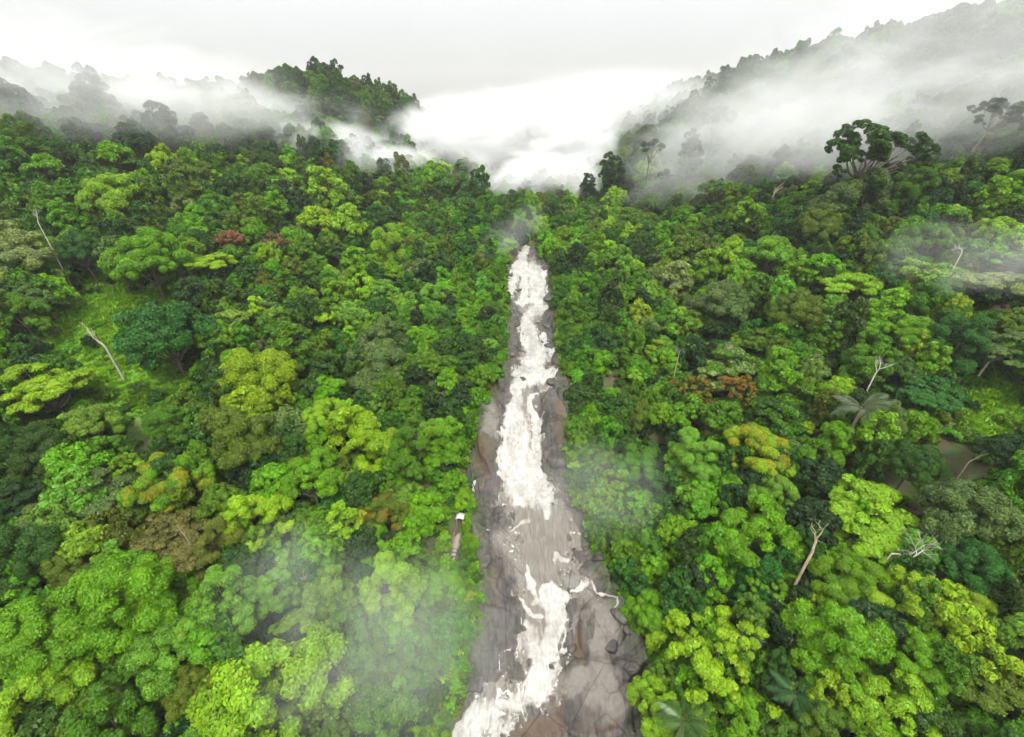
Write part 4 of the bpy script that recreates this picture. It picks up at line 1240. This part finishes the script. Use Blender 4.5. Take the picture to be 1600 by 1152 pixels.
# what each of these looks like and where it stands
def where(dx, dy):
    if abs(dx) > 1.9 * abs(dy): return 'left of' if dx < 0 else 'right of'
    if abs(dy) > 1.9 * abs(dx): return 'above' if dy < 0 else 'below'
    return ('above and ' if dy < 0 else 'below and ') + ('left of' if dx < 0 else 'right of')
ORD = ['closest', 'second closest', 'third closest', 'fourth closest', 'fifth closest', 'sixth closest', 'seventh closest', 'eighth closest', 'ninth closest']
groups_ = {}
for f in fills:
    t, px, py, r, kind, tint = f
    best = min(LAND, key=lambda L: (L[1] - px) ** 2 + (L[2] - py) ** 2)
    key = (WORD[tint], SHAPE[kind], where(px - best[1], py - best[2]), best[0])
    groups_.setdefault(key, []).append((math.hypot(px - best[1], py - best[2]), r, f))
for key, L in groups_.items():
    L.sort(key=lambda q: q[0])
    col_, shp, rel, lm = key
    for i, (dist, r, f) in enumerate(L):
        size = 'large ' if r > 62 else 'small ' if r < 30 else ''
        if i and len((size + col_ + shp + rel + lm).split()) > 9: size = ''
        if len(L) == 1: lb = f'{size}{col_} {shp} tree {rel} {lm}'
        else: lb = f'{size}{col_} {shp} tree {rel} {lm}, {ORD[min(i, 8)]} to it'
        if len(lb.split()) > 16 and size: lb = lb.replace(size, '', 1)
        if len(lb.split()) > 16: lb = lb.replace(' tree', '', 1)
        f[0]['label'] = lb
for o in [p[4] for p in PLACED if p[4] is not None]:
    del o['tint'], o['form']
print('trees', have, len(fills))

# ------------------------------------------------------------------ uncountable green: scattered by geometry nodes
def scatter(name, P, kinds, rots, scales, tints, protos, label):
    n = len(P)
    me = bpy.data.meshes.new(name)
    me.vertices.add(n); me.vertices.foreach_set('co', np.asarray(P, np.float32).ravel())
    a = me.attributes.new('form', 'INT', 'POINT'); a.data.foreach_set('value', np.asarray(kinds, np.int32))
    a = me.attributes.new('turn', 'FLOAT_VECTOR', 'POINT'); a.data.foreach_set('vector', np.asarray(rots, np.float32).ravel())
    a = me.attributes.new('size', 'FLOAT_VECTOR', 'POINT'); a.data.foreach_set('vector', np.asarray(scales, np.float32).ravel())
    a = me.attributes.new('crown_tint', 'FLOAT_COLOR', 'POINT')
    a.data.foreach_set('color', np.c_[np.asarray(tints, np.float32), np.ones(n, np.float32)].astype(np.float32).ravel())
    me.materials.append(M_FOREST)
    o = obj(name, me)
    ng = bpy.data.node_groups.new(name + '_scatter', 'GeometryNodeTree')
    ng.interface.new_socket('Geometry', in_out='INPUT', socket_type='NodeSocketGeometry')
    ng.interface.new_socket('Geometry', in_out='OUTPUT', socket_type='NodeSocketGeometry')
    nd, lk = ng.nodes, ng.links
    gi, go = nd.new('NodeGroupInput'), nd.new('NodeGroupOutput')
    jn = nd.new('GeometryNodeJoinGeometry')
    def named(nm, ty):
        x = nd.new('GeometryNodeInputNamedAttribute'); x.data_type = ty; x.inputs['Name'].default_value = nm
        return [s for s in x.outputs if s.enabled and s.name == 'Attribute'][0]
    kf, rf, sf = named('form', 'INT'), named('turn', 'FLOAT_VECTOR'), named('size', 'FLOAT_VECTOR')
    for i, pm in enumerate(protos):
        src = bpy.data.objects.new(name + '_source', pm)
        oi = nd.new('GeometryNodeObjectInfo'); oi.transform_space = 'ORIGINAL'
        oi.inputs['Object'].default_value = src
        oi.inputs['As Instance'].default_value = False
        cmp_ = nd.new('FunctionNodeCompare'); cmp_.data_type = 'INT'; cmp_.operation = 'EQUAL'
        lk.new(kf, [s for s in cmp_.inputs if s.enabled][0]); [s for s in cmp_.inputs if s.enabled][1].default_value = i
        sm = nd.new('GeometryNodeSetMaterial'); sm.inputs['Material'].default_value = M_FOREST
        lk.new(oi.outputs['Geometry'], sm.inputs['Geometry'])
        ip = nd.new('GeometryNodeInstanceOnPoints')
        lk.new(gi.outputs[0], ip.inputs['Points']); lk.new(cmp_.outputs[0], ip.inputs['Selection'])
        lk.new(sm.outputs[0], ip.inputs['Instance'])
        lk.new(rf, ip.inputs['Rotation']); lk.new(sf, ip.inputs['Scale'])
        lk.new(ip.outputs[0], jn.inputs[0])
    lk.new(jn.outputs[0], go.inputs[0])
    md = o.modifiers.new('scatter', 'NODES'); md.node_group = ng
    tag(o, label, kind='stuff')
    return o

def jitter_grid(x0, x1, y0, y1, step, q, j=0.48):
    X, Y = np.meshgrid(np.arange(x0, x1, step), np.arange(y0, y1, step))
    X = X + q.uniform(-j, j, X.shape) * step; Y = Y + q.uniform(-j, j, Y.shape) * step
    return X.ravel(), Y.ravel()
def tint_rows(names, q):
    T = np.array([TINT[n] for n in names])
    return T * q.uniform(0.8, 1.2, (len(names), 3)) * q.uniform(0.85, 1.15, (len(names), 1))
PL = np.array([(a, b, c, d) for a, b, c, d, *_ in PLACED])
def outside_clear(px, py, r):
    ok = np.ones(len(px), bool)
    for cx, cy_, rx, ry in CLEAR:
        ok &= ((px - cx) / (rx + 0.95 * r)) ** 2 + ((py - cy_) / (ry + 0.95 * r)) ** 2 > 1
    ok &= ~((np.abs(px - 712) < 16 + 1.0 * r) & (py > 800 - 0.6 * r) & (py < 872 + 1.6 * r))
    return ok
# trees of the closed canopy between and beyond the singled-out ones
q = np.random.default_rng(99)
Xa, Ya = jitter_grid(-230, 230, -15, 190, 4.3, q)
Xb, Yb = jitter_grid(-300, 300, 190, 470, 6.4, q)
X, Y = np.concatenate([Xa, Xb]), np.concatenate([Ya, Yb])
nearn = np.concatenate([np.ones(len(Xa), bool), np.zeros(len(Xb), bool)])
Rr = np.where(nearn, q.uniform(2.5, 4.3, len(X)), q.uniform(3.8, 6.2, len(X)))
off = river_off(X, Y)
G0 = ground(X, Y)
Z = canopy(X, Y) - np.where(nearn, q.uniform(3.2, 8.0, len(X)), q.uniform(0.0, 3.5, len(X)))
low = G0 + q.uniform(1.5, 3.0, len(X))
bankz = G0 + q.uniform(1.2, 5.0, len(X)) + 0.55 * np.clip(off - 2.0, 0, 10)
Z = np.where(off < 12, np.maximum(np.minimum(Z, bankz), G0 + 1.2), np.maximum(Z, low))
qx, qy, qd = proj(np.stack([X, Y, Z], -1))
rp = Rr * FPX / np.maximum(qd, 1)
ok = (off > 0.2 + 0.55 * Rr + 1.2 * vnoise(X / 5, Y / 5, 0, 98)) & (qd > 14) & (np.abs(qx - 800) < 1150 + 2 * rp) & (qy < 1700) & outside_clear(qx, qy, rp)
X, Y, Z, Rr, off, qx, qy, nearn = [a[ok] for a in (X, Y, Z, Rr, off, qx, qy, nearn)]
names = [rr.choice(['deep', 'mid', 'dark']) if rr.random() < 0.35 else pick_tint(a, b, c, rr) for a, b, c in zip(qx, qy, off)]  # darker understory greens mixed in, shading the gaps between crowns by colour
protos = [f[1] for k in ('dome', 'lumpy', 'oval', 'vine', 'layer') for f in FORMS[k]]
n = len(X)
pw = np.array([f / len(FORMS[k]) for k, f in (('dome', 3), ('lumpy', 3), ('oval', 2), ('vine', 1.6), ('layer', 1.4)) for _ in FORMS[k]])
kinds = q.choice(len(protos), n, p=pw / pw.sum())
rots = np.c_[q.uniform(-.15, .15, n), q.uniform(-.15, .15, n), q.uniform(0, 2 * pi, n)]
st = q.uniform(0.95, 1.55, n)
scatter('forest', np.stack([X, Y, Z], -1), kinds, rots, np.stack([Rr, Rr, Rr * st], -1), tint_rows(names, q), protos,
        'closed canopy of smaller and farther crowns filling the valley slopes')
print('forest', n)
# undergrowth on the floor and along the rock edges
Xa, Ya = jitter_grid(-150, 150, -5, 170, 2.6, q)
Ra = q.uniform(1.1, 2.0, len(Xa))
NB = 7000
Yb = q.uniform(-5, 150, NB); side = q.integers(0, 2, NB); e = q.uniform(0.1, 6.5, NB)
Xb = np.where(side == 0, bedL(Yb) - e, bedR(Yb) + e); Rb = q.uniform(0.6, 1.5, NB) * np.where(e < 1.2, 0.7, 1.0)
X, Y, Rr = np.concatenate([Xa, Xb]), np.concatenate([Ya, Yb]), np.concatenate([Ra, Rb])
isb = np.concatenate([np.zeros(len(Xa), bool), np.ones(len(Xb), bool)])
off = river_off(X, Y)
Z = ground(X, Y) + 0.25 * Rr + np.where(isb, np.clip(1.6 - 0.55 * off, 0, 1.6), 0)
qx, qy, qd = proj(np.stack([X, Y, Z], -1))
rp = Rr * FPX / np.maximum(qd, 1)
mclear = ~outside_clear(qx, qy, 0 * rp)
litter = (qx > 950) & (qx < 1015) & (qy > 985)
edge_n = 2.0 * np.clip(vnoise(X / 3.5, Y / 3.5, 0, 97), -0.6, 1)
ok = (off > np.where(isb, 0.0 + edge_n, 0.5) + 0.40 * Rr) & (qd > 14) & (np.abs(qx - 800) < 1000) & (qy < 1500) & ~(mclear & (q.uniform(0, 1, len(X)) < 0.80)) & ~(litter & (off < 3.0)) & ~((np.abs(qx - 712) < 14) & (qy > 802) & (qy < 886))
X, Y, Z, Rr, off, isb = [a[ok] for a in (X, Y, Z, Rr, off, isb)]
n = len(X)
names = q.choice(['deep', 'mid', 'bright', 'dark', 'fresh', 'olive'], n, p=[.30, .32, .14, .10, .08, .06])
nb = q.choice(['mid', 'bright', 'lime', 'olive', 'deep'], n, p=[.36, .36, .08, .08, .12])
names = np.where(isb, nb, names)
rots = np.c_[q.uniform(-.2, .2, n), q.uniform(-.2, .2, n), q.uniform(0, 2 * pi, n)]
scatter('undergrowth', np.stack([X, Y, Z], -1), q.integers(0, 2, n), rots, np.stack([Rr, Rr, Rr * q.uniform(.8, 1.5, n)], -1), tint_rows(list(names), q), SHRUB,
        'low shrubs and saplings on the forest floor and along the rock edges')
print('undergrowth', n)
# grass of the openings
def tuft(seed):
    s = np.random.default_rng(seed); m = 26
    a = s.uniform(0, 2 * pi, m); r = 0.45 * np.sqrt(s.uniform(0, 1, m)); b = np.stack([r * np.cos(a), r * np.sin(a), np.zeros(m)], 1)
    d = s.uniform(0, 2 * pi, m); L = s.uniform(0.5, 1.0, m)[:, None]
    lean = np.stack([np.cos(d), np.sin(d), np.zeros(m)], 1); w = np.stack([-np.sin(d), np.cos(d), np.zeros(m)], 1) * 0.06
    up = np.array([0, 0, 1.0])
    V = np.stack([b - w, b + w, b + w * .7 + lean * L * .25 + up * L * .7, b - w * .7 + lean * L * .25 + up * L * .7,
                  b + lean * L * .75 + up * L * .8 + w * .1, b + lean * L * .75 + up * L * .8 - w * .1], 1).reshape(-1, 3)
    i = np.arange(m)[:, None] * 6
    F = np.concatenate([i + np.array([[0, 1, 2, 3]]), i + np.array([[3, 2, 4, 5]])])
    me = new_mesh('grass_tuft', V, F, {'leaf_rand': ('FACE', s.uniform(0, 1, 2 * m)), 'lump_rand': ('FACE', np.full(2 * m, s.uniform()))})
    return me
X, Y = jitter_grid(-130, 130, 20, 130, 0.62, q)
mk = meadow(X, Y) > q.uniform(0.25, 0.9, len(X))
X, Y = X[mk], Y[mk]; n = len(X)
Zg = ground(X, Y)
sc_ = q.uniform(0.5, 1.25, n) * (1 + 0.5 * vnoise(X / 4, Y / 4, 0, 91))
gt = np.array([TINT['bright']]) * 0.3 + np.array([TINT['lime']]) * 0.8
gt = gt * (1 + 0.35 * vnoise(X / 5, Y / 5, 0, 92))[:, None] * q.uniform(.85, 1.15, (n, 1)) * np.array([1.0, 1.05, 1.0])
scatter('grass', np.stack([X, Y, Zg], -1), q.integers(0, 3, n), np.c_[np.zeros(n), np.zeros(n), q.uniform(0, 6.28, n)], np.stack([sc_] * 3, -1), gt,
        [tuft(s) for s in (1, 2, 3)], 'bright grass of the clearings on the slopes')
print('grass', n)

# ------------------------------------------------------------------ air: even haze, and banks of mist
lo, hi_ = np.array([-1320., -720., TZ.min() - 1.0]), np.array([1320., 1720., 160.0])
V, F = box_vf((lo + hi_) / 2, hi_ - lo)
g = N('haze')
pv = g.n('ShaderNodeVolumePrincipled', None, Color=(0.975, 0.985, 0.985, 1), Density=0.00019)
pv.inputs['Anisotropy'].default_value = 0.2
g.t.links.new(pv.outputs[0], g.out.inputs['Volume'])
hz = obj('haze', new_mesh('haze', V, F), g.m)
tag(hz, 'thin damp haze filling the valley air', kind='stuff')

def mist_material(name, density, scale, sharp, edge, stretch=(1, 1, 1), thresh=0.5):
    g = N(name)
    oc = g.n('ShaderNodeTexCoord').outputs['Object']
    ln = g.n('ShaderNodeVectorMath', {'operation': 'LENGTH'}, _0=oc).outputs['Value']
    mp = g.n('ShaderNodeMapping', None, Vector=g.pos()); mp.inputs['Scale'].default_value = stretch
    n = g.noise(mp.outputs[0], scale, 6, 0.62, 1.1)
    fall = g.math('SUBTRACT', 1.0, ln)                       # 1 at the middle, 0 at the rim
    g.m.cycles.volume_step_rate = 0.35
    v = g.math('ADD', g.math('MULTIPLY', fall, edge), g.math('MULTIPLY', g.math('SUBTRACT', n, thresh), sharp))
    body = g.n('ShaderNodeMapRange', {'interpolation_type': 'SMOOTHSTEP'}, Value=v, _1=-0.1, _2=1.5).outputs[0]
    rim = g.n('ShaderNodeMapRange', {'interpolation_type': 'SMOOTHSTEP'}, Value=fall, _1=0.0, _2=0.35).outputs[0]
    d = g.math('MULTIPLY', g.math('MULTIPLY', body, density), rim)
    pv = g.n('ShaderNodeVolumePrincipled', None, Color=(0.985, 0.995, 0.995, 1), Density=d)
    g.t.links.new(pv.outputs[0], g.out.inputs['Volume'])
    return g.m
def ico(name):
    bm = bmesh.new(); bmesh.ops.create_icosphere(bm, subdivisions=3, radius=1.02)
    me = bpy.data.meshes.new(name); bm.to_mesh(me); bm.free()
    return me
M_BANK = mist_material('mist_thick', 0.12, 0.040, 8.5, 2.0, (0.8, 1, 1.3))
M_VEIL = mist_material('mist_veil', 0.021, 0.045, 8.5, 1.6, (0.6, 1, 1.5))
M_FAINT = mist_material('mist_faint', 0.017, 0.04, 6.0, 1.8, (0.6, 1, 1.5))
M_THIN = mist_material('mist_thin', 0.019, 0.08, 4.5, 1.4, (0.9, 1, 1.2))
M_SPRAY = mist_material('mist_spray', 0.011, 0.08, 4.5, 1.4, (0.9, 1, 1.2))
M_WISP = mist_material('mist_wisp', 0.030, 0.10, 2.6, 1.0, (0.9, 1, 1.3))
def mist(px, py, D, rx, ry, rz, mat, label, rot=0.0, tilt=0.0):
    P = unproj(px, py, D)
    me = ico('mist'); me.materials.append(mat)
    o = obj('mist', me, None, None, P)
    o.scale = (rx, ry, rz); o.rotation_euler = (0, tilt, rot)
    return tag(o, label, kind='stuff')
mist(790, 225, 215, 66, 44, 27, M_BANK, 'white mist bank filling the head of the valley')
mist(845, 292, 188, 36, 22, 15, M_BANK, 'foot of the mist bank sinking between the slopes above the stream')
mist(580, 250, 185, 44, 26, 13, M_BANK, 'mist rolling over the left shoulder of the valley', 0.2, 0.25)
mist(300, 175, 158, 75, 24, 13, M_VEIL, 'thin mist lying along the left ridge', 0.3, 0.05)
mist(60, 135, 140, 45, 24, 12, M_VEIL, 'pale mist over the end of the left ridge', 0.3)
mist(1230, 225, 142, 62, 26, 16, M_VEIL, 'mist drawn across the upper right slope', -0.35, -0.32)
mist(1500, 175, 108, 44, 24, 15, M_VEIL, 'mist below the top of the right ridge', -0.3, -0.3)
mist(792, 372, 132, 17, 9, 7, M_WISP, 'small wisp of mist rising beside the upper cascade', 0.1, -0.7)
mist(620, 1000, 52, 19, 15, 11, M_THIN, 'thin veil of mist over the left bank beside the lower cascade')
mist(470, 900, 50, 12, 10, 6, M_THIN, 'thin veil of mist in the hollow on the left bank')
mist(940, 765, 74, 16, 12, 10, M_SPRAY, 'thin veil of spray at the foot of the main fall on the right bank')
mist(1560, 400, 74, 24, 14, 8, M_THIN, 'faint mist over the right slope at the frame edge')
mist(1430, 95, 118, 80, 30, 26, M_FAINT, 'pale mist blurring the top of the right ridge', -0.35, -0.3)
mist(1180, 190, 150, 60, 30, 22, M_FAINT, 'pale mist blurring the middle of the right ridge', -0.35, -0.3)
mist(150, 130, 128, 75, 30, 20, M_FAINT, 'pale mist blurring the left ridge', 0.3, 0.1)
mist(400, 165, 215, 34, 26, 14, M_VEIL, 'thin mist trailing off the flank of the far left hill', 0.1, 0.2)
mist(985, 185, 300, 130, 60, 34, mist_material('mist_far', 0.022, 0.025, 3.0, 2.4, (0.7, 1, 1.3)), 'mist hiding the far right ridge')
